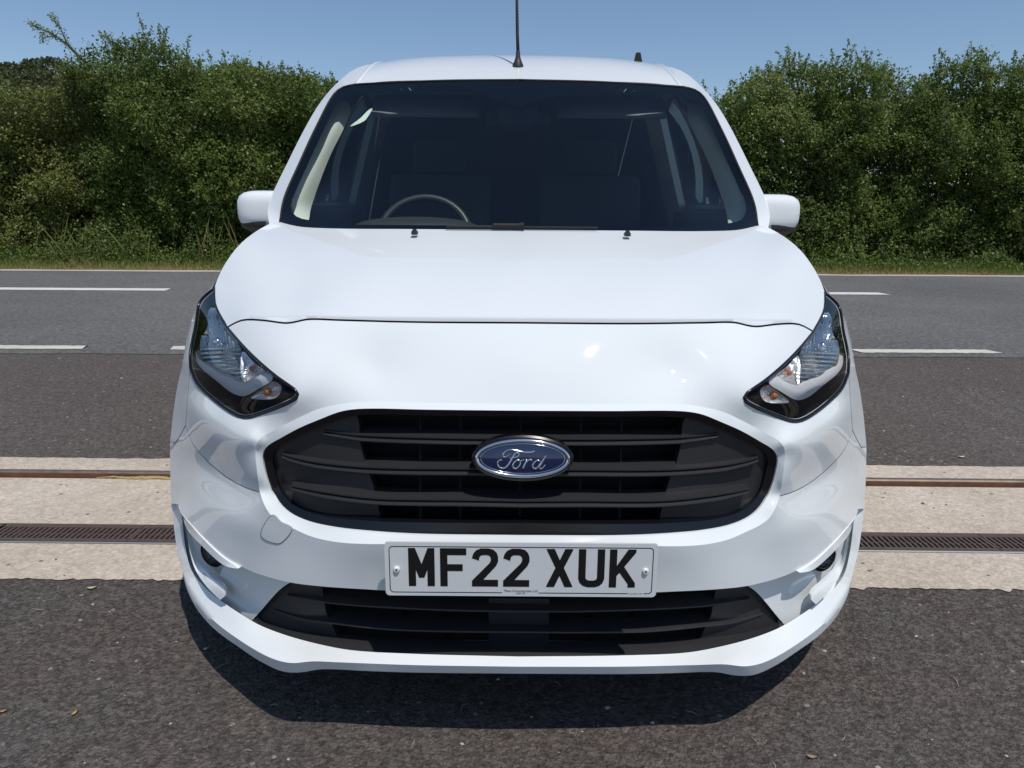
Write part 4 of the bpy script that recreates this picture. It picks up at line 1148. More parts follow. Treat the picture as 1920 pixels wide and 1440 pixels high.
# ---------------------------------------------------------------- outside fittings
def superbox(name, c, s, material, parent, p=3.2, taper=0.0, sides=28, rings=16, cut=None):
    V, F = [], []
    for i in range(rings + 1):
        ph = -math.pi / 2 + math.pi * i / rings
        for k in range(sides):
            th = 2 * math.pi * k / sides
            x, y, z = math.cos(ph) * math.cos(th), math.cos(ph) * math.sin(th), math.sin(ph)
            r = (abs(x) ** p + abs(y) ** p + abs(z) ** p) ** (-1 / p)
            x, y, z = x * r, y * r, z * r
            if cut is not None:
                z = max(z, cut) if cut < 0 else min(z, cut)
            V.append((c[0] + x * s[0] * (1 + taper * z), c[1] + y * s[1], c[2] + z * s[2]))
    for i in range(rings):
        for k in range(sides):
            F.append((i * sides + k, i * sides + (k + 1) % sides, (i + 1) * sides + (k + 1) % sides, (i + 1) * sides + k))
    bm = bmesh.new()
    vs = [bm.verts.new(v) for v in V]
    for f in F: bm.faces.new([vs[i] for i in f])
    bmesh.ops.remove_doubles(bm, verts=bm.verts, dist=1e-5)
    return obj(name, bm_mesh(bm), material, parent, smooth=True, sharp=50)
for s in (1, -1):
    dz = 0.0
    m_ = superbox('door_mirror', (-0.866 * s, 1.33, 1.126), (0.100, 0.075, 0.064), M['paint'], van, p=3.6, taper=0.0)
    superbox('mirror_underside', (-0.862 * s, 1.333, 1.082), (0.0985, 0.0745, 0.032), M['black_satin'], m_, p=3.0)
    box('mirror_glass', (-0.866 * s, 1.404, 1.122), (0.16, 0.006, 0.09), M['mirror_glass'], m_, bevel=0.002)
    tube('mirror_arm', [(-0.79 * s, 1.33, 1.07), (-0.86 * s, 1.33, 1.07)], 0.025, M['black_satin'], m_)
for x, y, z in ((-0.292, 0.80, 1.060), (0.300, 0.80, 1.060)):
    bm = bmesh.new()
    box_bm(bm, (x, y, z + 0.005), (0.017, 0.026, 0.011), bevel=0.003)
    box_bm(bm, (x, y - 0.004, z + 0.0115), (0.011, 0.015, 0.007), bevel=0.002)
    obj('washer_jet', bm_mesh(bm), M['black_satin'], van, smooth=True, sharp=40)
def at_glass(u, v, off):
    q = np.array([[u, v]]); return from_chart(np.column_stack([q, 1 / (1 / S2(q) + off)]))[0]
wz = curve('glass_base')
def wiper(us, name, r=0.005):
    pts = []
    for u in us:
        v = np.interp(-abs(u), wz[::-1, 0], wz[::-1, 1]) + 0.0035
        p = at_glass(u, v, -0.022); pts.append(tuple(p))
    o_ = tube(name, pts, r, M['rubber'], van, 6)
    return o_
wp = wiper(np.linspace(-0.098, 0.006, 12), 'wiper')
tube('wiper_arm', [tuple(at_glass(u, np.interp(-abs(u), wz[::-1, 0], wz[::-1, 1]) + 0.005, -0.028)) for u in np.linspace(-0.035, 0.006, 6)], [0.008] * 5 + [0.012], M['rubber'], wp, 6)
wiper(np.linspace(0.0, 0.105, 12), 'wiper', 0.0028)

# roof aerial and small fin
az = float(RS([(0.0, 1.80)])[0])
aer = bpy.data.objects.new('aerial', None); link(aer, van); aer.location = (-0.004, 1.80, az)
lv, lf = lathe_data([(0.0225, -0.006), (0.0215, 0.004), (0.015, 0.018), (0.0095, 0.034), (0.0075, 0.055), (0.007, 0.058)], 20)
obj('aerial_base', mesh_of(lv, lf), M['black_satin'], aer, smooth=True)
vv, ff = tube_data([(0, 0.0, 0.05), (-0.003, 0.02, 0.12), (-0.013, 0.13, 0.55)], [0.0066, 0.0062, 0.0035], 8)
obj('aerial_rod', mesh_of(vv, ff), M['rubber'], aer, smooth=True)
hel = []
for k in range(300):
    t = k / 299; z = 0.14 + 0.40 * t
    p = Vector((-0.003 - 0.010 * t, 0.025 + 0.103 * t, z)); a = t * 2 * math.pi * 34
    hel.append((p.x + (0.0062 - 0.0025 * t) * math.cos(a), p.y + (0.0062 - 0.0025 * t) * math.sin(a), p.z))
vv, ff = tube_data(hel, 0.0012, 4)
obj('aerial_winding', mesh_of(vv, ff), M['rubber'], aer, smooth=True)
fz = float(RS([(0.53, 2.22)])[0])
V = [(-.016, -.02, -.01), (.016, -.02, -.01), (.016, .06, -.01), (-.016, .06, -.01), (-.008, .012, .042), (.010, .012, .042), (.010, .035, .042), (-.008, .035, .042)]
fin = obj('roof_fin', mesh_of(V, [(0, 1, 5, 4), (1, 2, 6, 5), (2, 3, 7, 6), (3, 0, 4, 7), (4, 5, 6, 7)]), M['black_void'], van)
fin.location = (0.535, 2.22, fz)

# ================================================================ ground, strip, road
def structure(o):
    o['kind'] = 'structure'; return o

def strip_sheet(name, y0, y1, x0, x1, z, material, rot=0.0, wob=(0.0, 0.0), n=400, seed=0):
    rg = np.random.default_rng(seed)
    xs = np.linspace(x0, x1, n)
    def edge(y, a):
        k = rg.normal(size=n) * a
        k = np.convolve(k, [0.25, 0.5, 0.25], 'same') + a * 0.8 * np.sin(xs * 2.3 + rg.uniform(0, 6)) * 0.6
        return y + k + xs * math.tan(math.radians(rot))
    e0, e1 = edge(y0, wob[0]), edge(y1, wob[1])
    V = np.vstack([np.column_stack([xs, e0, np.full(n, z)]), np.column_stack([xs, e1, np.full(n, z)])])
    F = [(i, i + 1, n + i + 1, n + i) for i in range(n - 1)]
    return structure(obj(name, mesh_of(V, F), material))

RS_ = -0.42     # the concrete strip runs a touch askew to the van, the road the other way
RR_ = 0.9
earth = principled('dry_field', (0.09, 0.08, 0.045), rough=0.95, grain=(1.5, 0.4))
structure(obj('ground', mesh_of([(-900, -900, -0.02), (900, -900, -0.02), (900, 900, -0.02), (-900, 900, -0.02)], [(0, 1, 2, 3)]), earth))
tar_near = tarmac_mat('dark_apron_tarmac', (0.132, 0.106, 0.094), (0.132, 0.120, 0.108), (0.34, 0.31, 0.28), scale=120, contrast=1.15, bumpd=0.0048, patch_scale=2.2, speck=0.988)
tar_far = tarmac_mat('brown_apron_tarmac', (0.128, 0.108, 0.097), (0.152, 0.133, 0.120), (0.36, 0.33, 0.30), scale=100, contrast=1.0, bumpd=0.0045, patch_scale=0.7, speck=0.975)
tar_road = tarmac_mat('worn_road_asphalt', (0.135, 0.134, 0.130), (0.185, 0.182, 0.175), (0.27, 0.26, 0.24), scale=60, contrast=0.9, bumpd=0.004, patch_scale=0.35, speck=0.97)
conc = tarmac_mat('brushed_concrete', (0.49, 0.415, 0.33), (0.59, 0.51, 0.42), (0.20, 0.15, 0.11), scale=95, contrast=0.45, bumpd=0.0013, patch_scale=2.2, speck=0.975)
strip_sheet('tarmac_apron', -40, 0.90, -45, 45, 0.004, tar_near, RS_, n=60)
strip_sheet('tarmac_forecourt', 1.80, 4.60, -45, 45, 0.003, tar_far, RS_ * 0.3, n=120)
strip_sheet('road', 4.48, 12.75, -120, 120, 0.007, tar_road, RR_, wob=(0.012, 0.03), n=1200, seed=3)
slab1 = strip_sheet('concrete_strip', 0.775, 1.022, -30, 30, 0.0075, conc, RS_, wob=(0.005, 0.0), n=7000, seed=4)
slab2 = strip_sheet('concrete_slab', 1.176, 1.640, -30, 30, 0.0075, conc, RS_, n=60, seed=5)
slab3 = strip_sheet('concrete_slab', 1.715, 1.905, -30, 30, 0.0075, conc, RS_, wob=(0.0, 0.004), n=3000, seed=6)
soil = principled('dry_soil', (0.17, 0.13, 0.085), rough=0.95, grain=(30, 0.4), bump=(60, 0.8, 0.01))
strip_sheet('verge', 12.86, 40, -120, 120, 0.012, soil, RR_, wob=(0.05, 0), n=900, seed=7)

# rail in the strip
def along(x, y, rot): return y + x * math.tan(math.radians(rot))
rail_mat = principled('worn_steel', (0.22, 0.17, 0.13), rough=0.5, metal=0.5, grain=(25, 0.45))
rust = principled('rusty_side', (0.16, 0.075, 0.035), rough=0.85, grain=(35, 0.5))
def extrude_x(name, profile, x0, x1, material, parent=None, rot=0.0, n=2):
    xs = np.linspace(x0, x1, n); k = len(profile)
    V = [(x, y + x * math.tan(math.radians(rot)), z) for x in xs for y, z in profile]
    F = [(i * k + j, (i + 1) * k + j, (i + 1) * k + j + 1, i * k + j + 1) for i in range(n - 1) for j in range(k - 1)]
    return obj(name, mesh_of(V, F), material, parent)
gate_rail = thing('gate_rail', 'long rusty steel rail set in the concrete strip, nearer the road', 'rail')
extrude_x('rail_head', [(1.664, 0.010), (1.666, 0.022), (1.672, 0.027), (1.694, 0.027), (1.701, 0.021), (1.703, 0.006)], -30, 30, rail_mat, gate_rail, RS_)
extrude_x('rail_side', [(1.655, -0.004), (1.663, -0.004), (1.663, 0.021)], -30, 30, rust, gate_rail, RS_)
extrude_x('rail_groove', [(1.640, 0.008), (1.641, -0.006), (1.664, -0.006)], -30, 30, principled('groove_dirt', (0.34, 0.22, 0.11), rough=0.95, grain=(30, 0.4)), gate_rail, RS_)
extrude_x('rail_back_joint', [(1.703, 0.003), (1.716, 0.003)], -30, 30, M['rubber'], gate_rail, RS_)

# drainage channel: trough and cast gratings
drain = thing('drain_channel', 'dark slotted drain channel across the concrete strip, nearer the camera', 'drain')
extrude_x('trough', [(1.020, 0.0085), (1.0215, -0.001), (1.0215, -0.10), (1.1765, -0.10), (1.1765, -0.001), (1.178, 0.0085)], -30, 30, M['black_void'], drain, RS_)
extrude_x('channel_edge', [(1.0195, 0.0095), (1.0245, 0.0125), (1.030, 0.0095), (1.030, 0.0)], -30, 30, principled('galvanised_edge', (0.30, 0.30, 0.30), rough=0.5, metal=0.5), drain, RS_)
iron = principled('cast_iron', (0.090, 0.062, 0.052), rough=0.75, grain=(45, 0.45), bump=(160, 0.6, 0.002))
bm = bmesh.new()
GL = 0.5
box_bm(bm, (0, 1.042, 0.001), (GL - 0.003, 0.022, 0.020))
box_bm(bm, (0, 1.156, 0.001), (GL - 0.003, 0.030, 0.020))
nb_ = 26
for i in range(nb_ + 1):
    x = -GL / 2 + 0.006 + (GL - 0.012) * i / nb_
    box_bm(bm, (x, 1.097, 0.000), (0.0098, 0.090, 0.019))
box_bm(bm, (0, 1.097, -0.002), (GL - 0.004, 0.007, 0.017))
g0 = bm_mesh(bm, 'grating')
g0.materials.append(iron)
for k in range(-4, 4):
    g = bpy.data.objects.new('grating', g0); link(g, drain)
    xm = 1.65 + GL * (k + 0.5) - 1.5 + (0 if True else 0)
    g.location = (xm, xm * math.tan(math.radians(RS_)), random.uniform(0, 0.0015))
    g.rotation_euler = (0, 0, math.radians(RS_))
for x0_, x1_ in ((-30, 1.65 - 1.5 - 4 * GL - 0.002), (1.65 - 1.5 + 4 * GL + 0.002, 30)):
    extrude_x('far_gratings', [(1.031, 0.0105), (1.171, 0.0105)], x0_, x1_, iron, drain, RS_)

# painted road lines
white_line = principled('worn_line_paint', (0.62, 0.58, 0.50), rough=0.8, grain=(7, 0.22), bump=(120, 0.5, 0.002))
white_line2 = principled('line_paint', (0.70, 0.69, 0.66), rough=0.75, grain=(4, 0.15))
def dash(name, x0, x1, y, w, material, seed):
    rg = np.random.default_rng(seed)
    n = 40; xs = np.linspace(x0, x1, n); j = 0.012
    a = [(x, along(x, y - w / 2, RR_) + rg.normal() * j * 0.5, 0.0115) for x in xs]
    b = [(x, along(x, y + w / 2, RR_) + rg.normal() * j * 0.5, 0.0115) for x in xs]
    a[0] = (x0 + 0.04, a[0][1], a[0][2]); b[-1] = (x1 - 0.05, b[-1][1], b[-1][2])
    return structure(obj(name, mesh_of(a + b, [(i, i + 1, n + i + 1, n + i) for i in range(n - 1)]), material))
for k in range(-6, 9):
    x0 = -2.87 + 1.91 * k
    dash('edge_dash', x0, x0 + 1.23, 4.735, 0.155, white_line, 40 + k)
for k in range(-4, 5):
    x1 = 0.24 + 5.22 * k
    dash('centre_dash', x1 - 3.0, x1, 9.36, 0.30, white_line2, 80 + k)
strip_sheet('edge_line', 12.56, 12.86, -120, 120, 0.0125, principled('far_edge_paint', (0.50, 0.46, 0.40), rough=0.85, grain=(3, 0.3)), RR_, wob=(0.02, 0.03), n=900, seed=9)

# ---------------------------------------------------------------- leaf tools
def value_noise(P, scale, seed=0):
    P = np.asarray(P, float) * scale
    i = np.floor(P).astype(np.int64); f = P - i; f = f * f * (3 - 2 * f)
    def h(c):
        n = (c[..., 0] * 374761393 + c[..., 1] * 668265263 + c[..., 2] * 2147483647 + seed * 974711) & 0xFFFFFFFF
        n = ((n ^ (n >> 13)) * 1274126177) & 0xFFFFFFFF
        return ((n ^ (n >> 16)) & 0xFFFF) / 65535.0
    out = 0
    for dx in (0, 1):
        for dy in (0, 1):
            for dz in (0, 1):
                w = (f[:, 0] if dx else 1 - f[:, 0]) * (f[:, 1] if dy else 1 - f[:, 1]) * (f[:, 2] if dz else 1 - f[:, 2])
                out = out + w * h(i + np.array([dx, dy, dz]))
    return out

def leaf_mesh(name, P, size, tint, rg, up=0.9, out_dir=(0.1, -0.8, 0), aspect=0.62):
    n = len(P)
    a = rg.normal(size=(n, 3)); a /= np.linalg.norm(a, axis=1)[:, None]
    nr = rg.normal(size=(n, 3)) + np.array([out_dir[0], out_dir[1], out_dir[2] + up]) * 1.4
    b = np.cross(nr, a); b /= np.linalg.norm(b, axis=1)[:, None] + 1e-9
    nn = np.cross(a, b)
    Ls = size[:, None]
    W = b * Ls * aspect * 0.5
    fold = nn * Ls * 0.10
    V = np.empty((n, 4, 3))
    V[:, 0] = P; V[:, 1] = P + a * Ls * 0.45 + W + fold; V[:, 2] = P + a * Ls; V[:, 3] = P + a * Ls * 0.45 - W + fold
    me = bpy.data.meshes.new(name)
    me.vertices.add(n * 4); me.vertices.foreach_set('co', V.ravel())
    me.loops.add(n * 4); me.loops.foreach_set('vertex_index', np.arange(n * 4, dtype=np.int32))
    me.polygons.add(n); me.polygons.foreach_set('loop_start', np.arange(0, n * 4, 4, dtype=np.int32))
    me.update(calc_edges=True)
    at = me.attributes.new('tint', 'FLOAT', 'POINT')
    at.data.foreach_set('value', np.repeat(tint, 4).astype(np.float32))
    return me

HAW = leaf_mat('hawthorn_leaf', [(0.0, (0.072, 0.095, 0.022)), (0.45, (0.145, 0.215, 0.042)), (0.8, (0.22, 0.275, 0.068)), (1.0, (0.29, 0.29, 0.11))], 0.42)
HAW2 = leaf_mat('darker_hawthorn_leaf', [(0.0, (0.080, 0.100, 0.026)), (0.5, (0.155, 0.225, 0.047)), (0.85, (0.23, 0.28, 0.075)), (1.0, (0.28, 0.28, 0.11))], 0.42)
BRAMBLE = leaf_mat('reddish_leaf', [(0.0, (0.120, 0.085, 0.028)), (0.25, (0.130, 0.165, 0.036)), (0.75, (0.20, 0.24, 0.058)), (1.0, (0.25, 0.185, 0.07))], 0.3)
WEED = leaf_mat('weed_leaf', [(0.0, (0.060, 0.095, 0.021)), (0.6, (0.12, 0.175, 0.036)), (1.0, (0.20, 0.25, 0.07))], 0.4)
BARK = principled('bark', (0.075, 0.062, 0.048), rough=0.9, bump=(40, 0.7, 0.01))

TOP = np.array([[-14.5, 3.2], [-11.52, 3.33], [-10.84, 3.39], [-10.14, 3.5], [-9.55, 3.7], [-9.24, 3.85], [-8.89, 4.1], [-8.58, 4.38], [-8.28, 4.50], [-7.89, 4.54], [-7.51, 4.5], [-7.24, 4.4], [-6.99, 4.22],
    [-6.61, 4.08], [-6.17, 4.02], [-5.85, 3.95], [-5.51, 4.0], [-5.12, 3.93], [-4.74, 3.9], [-4.41, 3.83], [-4.08, 3.76], [-3.64, 3.69], [-2.96, 3.6], [-1.85, 3.5], [-0.07, 3.5], [2.05, 3.5],
    [3.51, 3.45], [4.2, 3.34], [4.52, 3.52], [4.84, 3.72], [5.26, 4.02], [5.47, 4.17], [5.81, 4.08], [6.01, 4.26], [6.3, 4.15], [6.58, 4.18], [7.02, 4.17], [7.46, 4.18], [7.91, 4.12],
    [8.14, 4.1], [8.3, 3.88], [8.48, 3.60], [8.65, 3.62], [8.83, 3.86], [9.07, 4.12], [9.33, 4.29], [9.76, 4.36], [10.19, 4.1], [10.56, 4.22], [11.22, 4.2], [13.0, 4.1], [15.0, 4.0]])
def top_at(x): return np.interp(x, TOP[:, 0], TOP[:, 1])
HY = 14.75
def front_at(x, z):
    P = np.column_stack([x, z, np.zeros_like(x)])
    y = HY + 1.15 * (value_noise(P, 0.75, 1) - 0.5) + 0.95 * (value_noise(P, 1.9, 2) - 0.5) + 0.42 * (value_noise(P, 4.2, 3) - 0.5)
    return y + 0.9 * np.clip(z / np.maximum(top_at(x), 0.5) - 0.62, 0, 1) ** 1.5 + 0.25 * np.clip(0.8 - z, 0, 1)

SPOTS = [  # centre x, leaf material, dense factor, label
    (-15.2, HAW, 0.5, 'bush beyond the left picture edge at the end of the hedge'),
    (-12.6, HAW, 0.5, 'low hawthorn bush at the left picture edge, in front of the distant wooded hill'),
    (-10.3, BRAMBLE, 1.0, 'bramble-tangled bush with reddish brown leaves, leaning bare-tipped branch above it'),
    (-8.0, HAW, 1.0, 'tall round-topped hawthorn bush, the highest one left of the van'),
    (-5.9, HAW, 1.0, 'level-topped hawthorn bush in the middle of the hedge left of the van'),
    (-4.0, HAW, 1.0, 'hawthorn bush directly behind the mirror at the viewer\'s left of the van'),
    (-1.4, HAW2, 0.45, 'bush behind the van seen only through its windows, left half'),
    (1.6, HAW2, 0.45, 'bush behind the van seen only through its windows, right half'),
    (4.3, HAW2, 1.0, 'hawthorn bush sloping down to the van roof just right of the van'),
    (6.2, HAW2, 1.0, 'dark tall bush with upright shoots in the middle of the hedge right of the van'),
    (7.9, HAW2, 1.0, 'dark dense bush ending at the sky gap right of the van'),
    (9.9, HAW, 1.0, 'tall feathery bush right of the sky gap, near the right picture edge'),
    (12.4, HAW2, 0.5, 'bush just past the right picture edge, beside the tall feathery bush'),
    (15.2, HAW2, 0.5, 'bush beyond the right picture edge at the end of the hedge'),
]
cx = np.array([s[0] for s in SPOTS])
NS = 43000
xs = RNG.uniform(-17.0, 17.0, NS * 2)
hid = (xs > -3.4) & (xs < 3.4)
far_ = np.abs(xs) > 12.6
keep = np.where(hid | far_, RNG.random(NS * 2) < 0.42, RNG.random(NS * 2) < 0.86)
xs = xs[keep]
tz = RNG.random(len(xs)) ** 0.92
zs = 0.05 + tz * (top_at(xs) - 0.05)
ysf = front_at(xs, zs)
depth = RNG.exponential(0.38, len(xs))
depth = np.minimum(depth, 1.8)
back = RNG.random(len(xs)) < 0.16
ys = ysf + depth + np.where(back, RNG.uniform(0.5, 2.0, len(xs)), 0)
seeds = np.column_stack([xs, ys, zs])
noise_c = value_noise(seeds, 0.9, 9)
owner = np.argmin(np.abs(xs[:, None] + 0.9 * (value_noise(seeds, 1.1, 7)[:, None] - 0.5) - cx[None, :]), axis=1)
dirs = np.column_stack([RNG.normal(0, 0.55, len(xs)), -0.55 + RNG.normal(0, 0.5, len(xs)), 0.35 + RNG.normal(0, 0.45, len(xs))])
dirs /= np.linalg.norm(dirs, axis=1)[:, None]
length = RNG.uniform(0.10, 0.34, len(xs))

def shoots(rg, n, x0, x1):
    """upright leafy shoots breaking the top outline"""
    out_tw, pts = [], []
    for _ in range(n):
        x = rg.uniform(x0, x1); z = top_at(x) - 0.12
        y = HY + 0.75 + rg.uniform(-0.3, 0.5)
        h = rg.gamma(2.2, 0.115) + 0.08
        lean = rg.normal(0, 0.28)
        p0 = np.array([x, y, z]); p1 = p0 + [lean * h * 0.4, 0, h * 0.55]; p2 = p0 + [lean * h, rg.normal(0, .05), h]
        out_tw.append(([tuple(p0), tuple(p1), tuple(p2)], [0.008, 0.006, 0.003]))
        k = int(16 + h * 85)
        t = rg.random(k)
        base = np.where(t[:, None] < .5, p0 + (p1 - p0) * (t[:, None] * 2), p1 + (p2 - p1) * (t[:, None] * 2 - 1))
        pts.append(base + rg.normal(0, 0.035, (k, 3)) * (1.3 - t[:, None]))
    return out_tw, np.vstack(pts) if pts else np.zeros((0, 3))

for bi, (bx, lm, dens_, label) in enumerate(SPOTS):
    rg = np.random.default_rng(100 + bi)
    m_ = owner == bi
    S_, D_, Ln, nc, bk = seeds[m_], dirs[m_], length[m_], noise_c[m_], back[m_]
    k = 9
    t = rg.random((len(S_), k))
    P = S_[:, None, :] + D_[:, None, :] * (t * Ln[:, None])[:, :, None] + rg.normal(0, 0.030, (len(S_), k, 3))
    P = P.reshape(-1, 3)
    tint = np.clip(0.42 + 0.75 * (np.repeat(nc, k) - 0.5) + rg.normal(0, 0.20, len(P)), 0, 1)
    x0_ = (cx[bi - 1] + bx) / 2 if bi else -17
    x1_ = (cx[bi + 1] + bx) / 2 if bi + 1 < len(cx) else 17
    visible = not (-3 < bx < 3)
    tw, sp_ = shoots(rg, int((x1_ - x0_) * (17 if bx > 0 else 11)) if visible else 0, x0_, x1_)
    P = np.vstack([P, sp_]); tint = np.concatenate([tint, np.clip(rg.normal(0.62, 0.2, len(sp_)), 0, 1)])
    P[:, 2] = np.maximum(P[:, 2], 0.03)
    size = rg.uniform(0.036, 0.078, len(P)) * np.concatenate([np.repeat(np.where(bk, 1.5, 1.0), k), np.ones(len(sp_))])
    # deeper, larger leaves that close the bush behind its outer twigs
    w_ = x1_ - x0_; n_in = int(w_ * 4.0 * (850 if visible else 350))
    ix = rg.uniform(x0_ - 0.25, x1_ + 0.25, n_in); iz = 0.05 + rg.random(n_in) * (top_at(ix) - 0.40)
    iy = front_at(ix, iz) + rg.uniform(0.75, 1.9, n_in)
    P = np.vstack([P, np.column_stack([ix, iy, iz])])
    tint = np.concatenate([tint, np.clip(rg.normal(0.4, 0.2, n_in), 0, 1)])
    size = np.concatenate([size, rg.uniform(0.10, 0.19, n_in)])
    bush = thing('hedge_bush', label, 'bush', (bx, HY + 0.9, 0), group='bushes of the roadside hedge')
    P = P - np.array([bx, HY + 0.9, 0])
    fo = obj('foliage', leaf_mesh('foliage', P, size, tint, rg), lm, bush); fo['kind'] = 'stuff'
    vfs = []
    for _ in range(4):
        b0 = np.array([rg.normal(0, 0.5), rg.normal(0, 0.3), 0.0]); hh = top_at(bx) * rg.uniform(0.75, 0.95)
        mid = b0 + [rg.normal(0, 0.3), rg.normal(0, 0.25), hh * 0.5]; tip = mid + [rg.normal(0, 0.45), rg.normal(0, .3), hh * 0.45]
        vfs.append(tuple(map(lambda q: q, tube_data([tuple(b0), tuple(mid), tuple(tip)], [0.035, 0.02, 0.008], 6))))
    for pts, rad in tw:
        vfs.append(tube_data([(p[0] - bx, p[1] - HY - 0.9, p[2]) for p in pts], rad, 4))
    vfs = [(np.array([tuple(v) for v in a]), f) for a, f in vfs]
    v, f = join(*vfs)
    obj('branches', mesh_of(v, f), BARK, bush, smooth=True)['kind'] = 'stuff'
    if bi == 2:
        # the long branch leaning out to the left against the sky
        rg = np.random.default_rng(77)
        paths = [([(-8.75, 15.2, 3.85), (-9.0, 15.1, 4.12), (-9.25, 15.0, 4.42), (-9.5, 15.0, 4.62), (-9.78, 15.0, 4.76), (-9.95, 15, 4.83)], [.035, .03, .024, .018, .012, .006]),
                 ([(-9.28, 15.0, 4.45), (-9.34, 15, 4.66), (-9.40, 15, 4.82), (-9.52, 15, 4.97)], [.016, .012, .009, .005]),
                 ([(-9.5, 15, 4.62), (-9.65, 15, 4.60), (-9.78, 15, 4.58)], [.011, .008, .005]),
                 ([(-8.2, 15.1, 4.3), (-8.35, 15.0, 4.5), (-8.45, 15, 4.62)], [.014, .01, .005])]
        vfs, LP = [], []
        for pts, rad in paths:
            pts2 = [(x - bx, y - HY - 0.9, z) for x, y, z in pts]
            a, f = tube_data(pts2, rad, 6); vfs.append((np.array([tuple(v) for v in a]), f))
            A = np.array(pts2)
            for q in range(len(A) - 1):
                n_ = int(np.linalg.norm(A[q + 1] - A[q]) * 420 * (0.45 + 0.6 * (q / len(A))))
                LP.append(A[q] + (A[q + 1] - A[q]) * rg.random((n_, 1)) + rg.normal(0, 0.035, (n_, 3)))
            LP.append(A[-1] + rg.normal(0, 0.05, (45, 3)))
        v, f = join(*vfs)
        obj('leaning_branch', mesh_of(v, f), BARK, bush, smooth=True)
        LP = np.vstack(LP)
        lf_ = obj('branch_leaves', leaf_mesh('branch_leaves', LP, rg.uniform(0.03, 0.055, len(LP)), np.clip(rg.normal(0.6, 0.2, len(LP)), 0, 1), rg), HAW, bush)
        lf_['kind'] = 'stuff'

# grass along the verge, weeds at the hedge foot
def blades(name, P, h, tint, rg, material, width=0.008, lean=0.35):
    n = len(P)
    a = rg.uniform(0, 2 * math.pi, n); w = np.column_stack([np.cos(a), np.sin(a), np.zeros(n)]) * width
    d = np.column_stack([rg.normal(0, lean, n), rg.normal(0, lean, n), np.ones(n)]) * h[:, None]
    V = np.empty((n, 4, 3)); V[:, 0] = P - w; V[:, 1] = P + w; V[:, 2] = P + d * 0.6 + w * 0.7; V[:, 3] = P + d * [1.06, 1.06, 0.98]
    me = bpy.data.meshes.new(name)
    me.vertices.add(n * 4); me.vertices.foreach_set('co', V.ravel())
    me.loops.add(n * 4); me.loops.foreach_set('vertex_index', np.arange(n * 4, dtype=np.int32))
    me.polygons.add(n); me.polygons.foreach_set('loop_start', np.arange(0, n * 4, 4, dtype=np.int32))
    me.update(calc_edges=True)
    at = me.attributes.new('tint', 'FLOAT', 'POINT'); at.data.foreach_set('value', np.repeat(tint, 4).astype(np.float32))
    o_ = obj(name, me, material); o_['kind'] = 'stuff'
    return o_
GRASS = leaf_mat('verge_grass', [(0.0, (0.42, 0.31, 0.15)), (0.3, (0.30, 0.25, 0.09)), (0.5, (0.21, 0.23, 0.055)), (1.0, (0.17, 0.25, 0.05))], 0.3)
n = 58000
gx = RNG.uniform(-17, 17, n); gy_ = RNG.uniform(12.86, 15.1, n)
gyw = gy_ + gx * math.tan(math.radians(RR_))
rel = (gy_ - 12.86) / 1.4
gn = value_noise(np.column_stack([gx, gyw, 0 * gx]), 1.3, 21)
gt = np.clip(0.15 + rel * 0.75 + (gn - 0.5) * 0.5 + RNG.normal(0, 0.15, n), 0, 1)
gh = (0.03 + 0.13 * np.clip(rel, 0, 1)) * RNG.uniform(0.5, 1.5, n)
blades('grass', np.column_stack([gx, gyw, np.full(n, 0.01)]), gh, gt, RNG, GRASS, 0.006)
n = 9000
wx = np.where(RNG.random(n) < 0.72, RNG.uniform(-12.5, -3.0, n), RNG.uniform(3.0, 12.5, n))
wy = 14.2 + RNG.uniform(-0.35, 0.5, n); clump = value_noise(np.column_stack([wx, wy * 0, wx * 0]), 1.4, 31) ** 2 * 1.6
wh = np.where(wx < 0, 0.80, 0.35) * RNG.uniform(0.1, 1, n) ** 1.6
WP = np.repeat(np.column_stack([wx, wy, np.zeros(n)]), 4, axis=0)
WP[:, 2] = np.repeat(wh * (0.25 + clump), 4) * RNG.random(n * 4)
WP += RNG.normal(0, 0.05, WP.shape); WP[:, 2] = np.abs(WP[:, 2]) + 0.02
o_ = obj('weeds', leaf_mesh('weeds', WP, RNG.uniform(0.03, 0.075, n * 4), np.clip(RNG.normal(0.55, 0.22, n * 4), 0, 1), RNG, up=0.8), WEED); o_['kind'] = 'stuff'
n = 130
sx = RNG.choice([-11.2, -9.4, -8.9, -7.9, -6.6, -5.7, -4.6], n) + RNG.normal(0, 0.35, n)
blades('tall_grass_stalks', np.column_stack([sx, 13.95 + RNG.normal(0, 0.15, n), np.zeros(n)]), RNG.uniform(0.4, 1.15, n), np.clip(RNG.normal(0.45, 0.15, n), 0, 1), RNG, GRASS, 0.0045, 0.22)

# wooded hill far behind the hedge on the left
HILL = np.array([[-110, 14.2], [-50.1, 14.9], [-47, 15.0], [-43.4, 14.7], [-41.4, 14.2], [-34.7, 13.8], [-27.8, 14.6], [-25.7, 14.3], [-23.2, 14.0], [-19.0, 13.3], [-13.9, 12.1], [-8.6, 10.5], [0, 8.5], [14, 5.5], [30, 3], [60, 1], [110, 0.5]])
hx = np.linspace(-110, 110, 90); hyv = np.linspace(45, 160, 24)
V = [(x, y, np.interp(x, HILL[:, 0], HILL[:, 1]) * min(1, ((y - 45) / 30) ** 0.8) * 0.96 - 0.6) for y in hyv for x in hx]
F = [(j * 90 + i, j * 90 + i + 1, (j + 1) * 90 + i + 1, (j + 1) * 90 + i) for j in range(23) for i in range(89)]
structure(obj('hill', mesh_of(V, F), principled('hill_soil', (0.06, 0.06, 0.03), rough=1.0, grain=(0.3, 0.4)), smooth=True))
n = 105000
fx = np.where(np.arange(n) < 75000, RNG.uniform(-58, 2, n), RNG.uniform(-108, -58, n)); fy = RNG.uniform(56, 78, n)
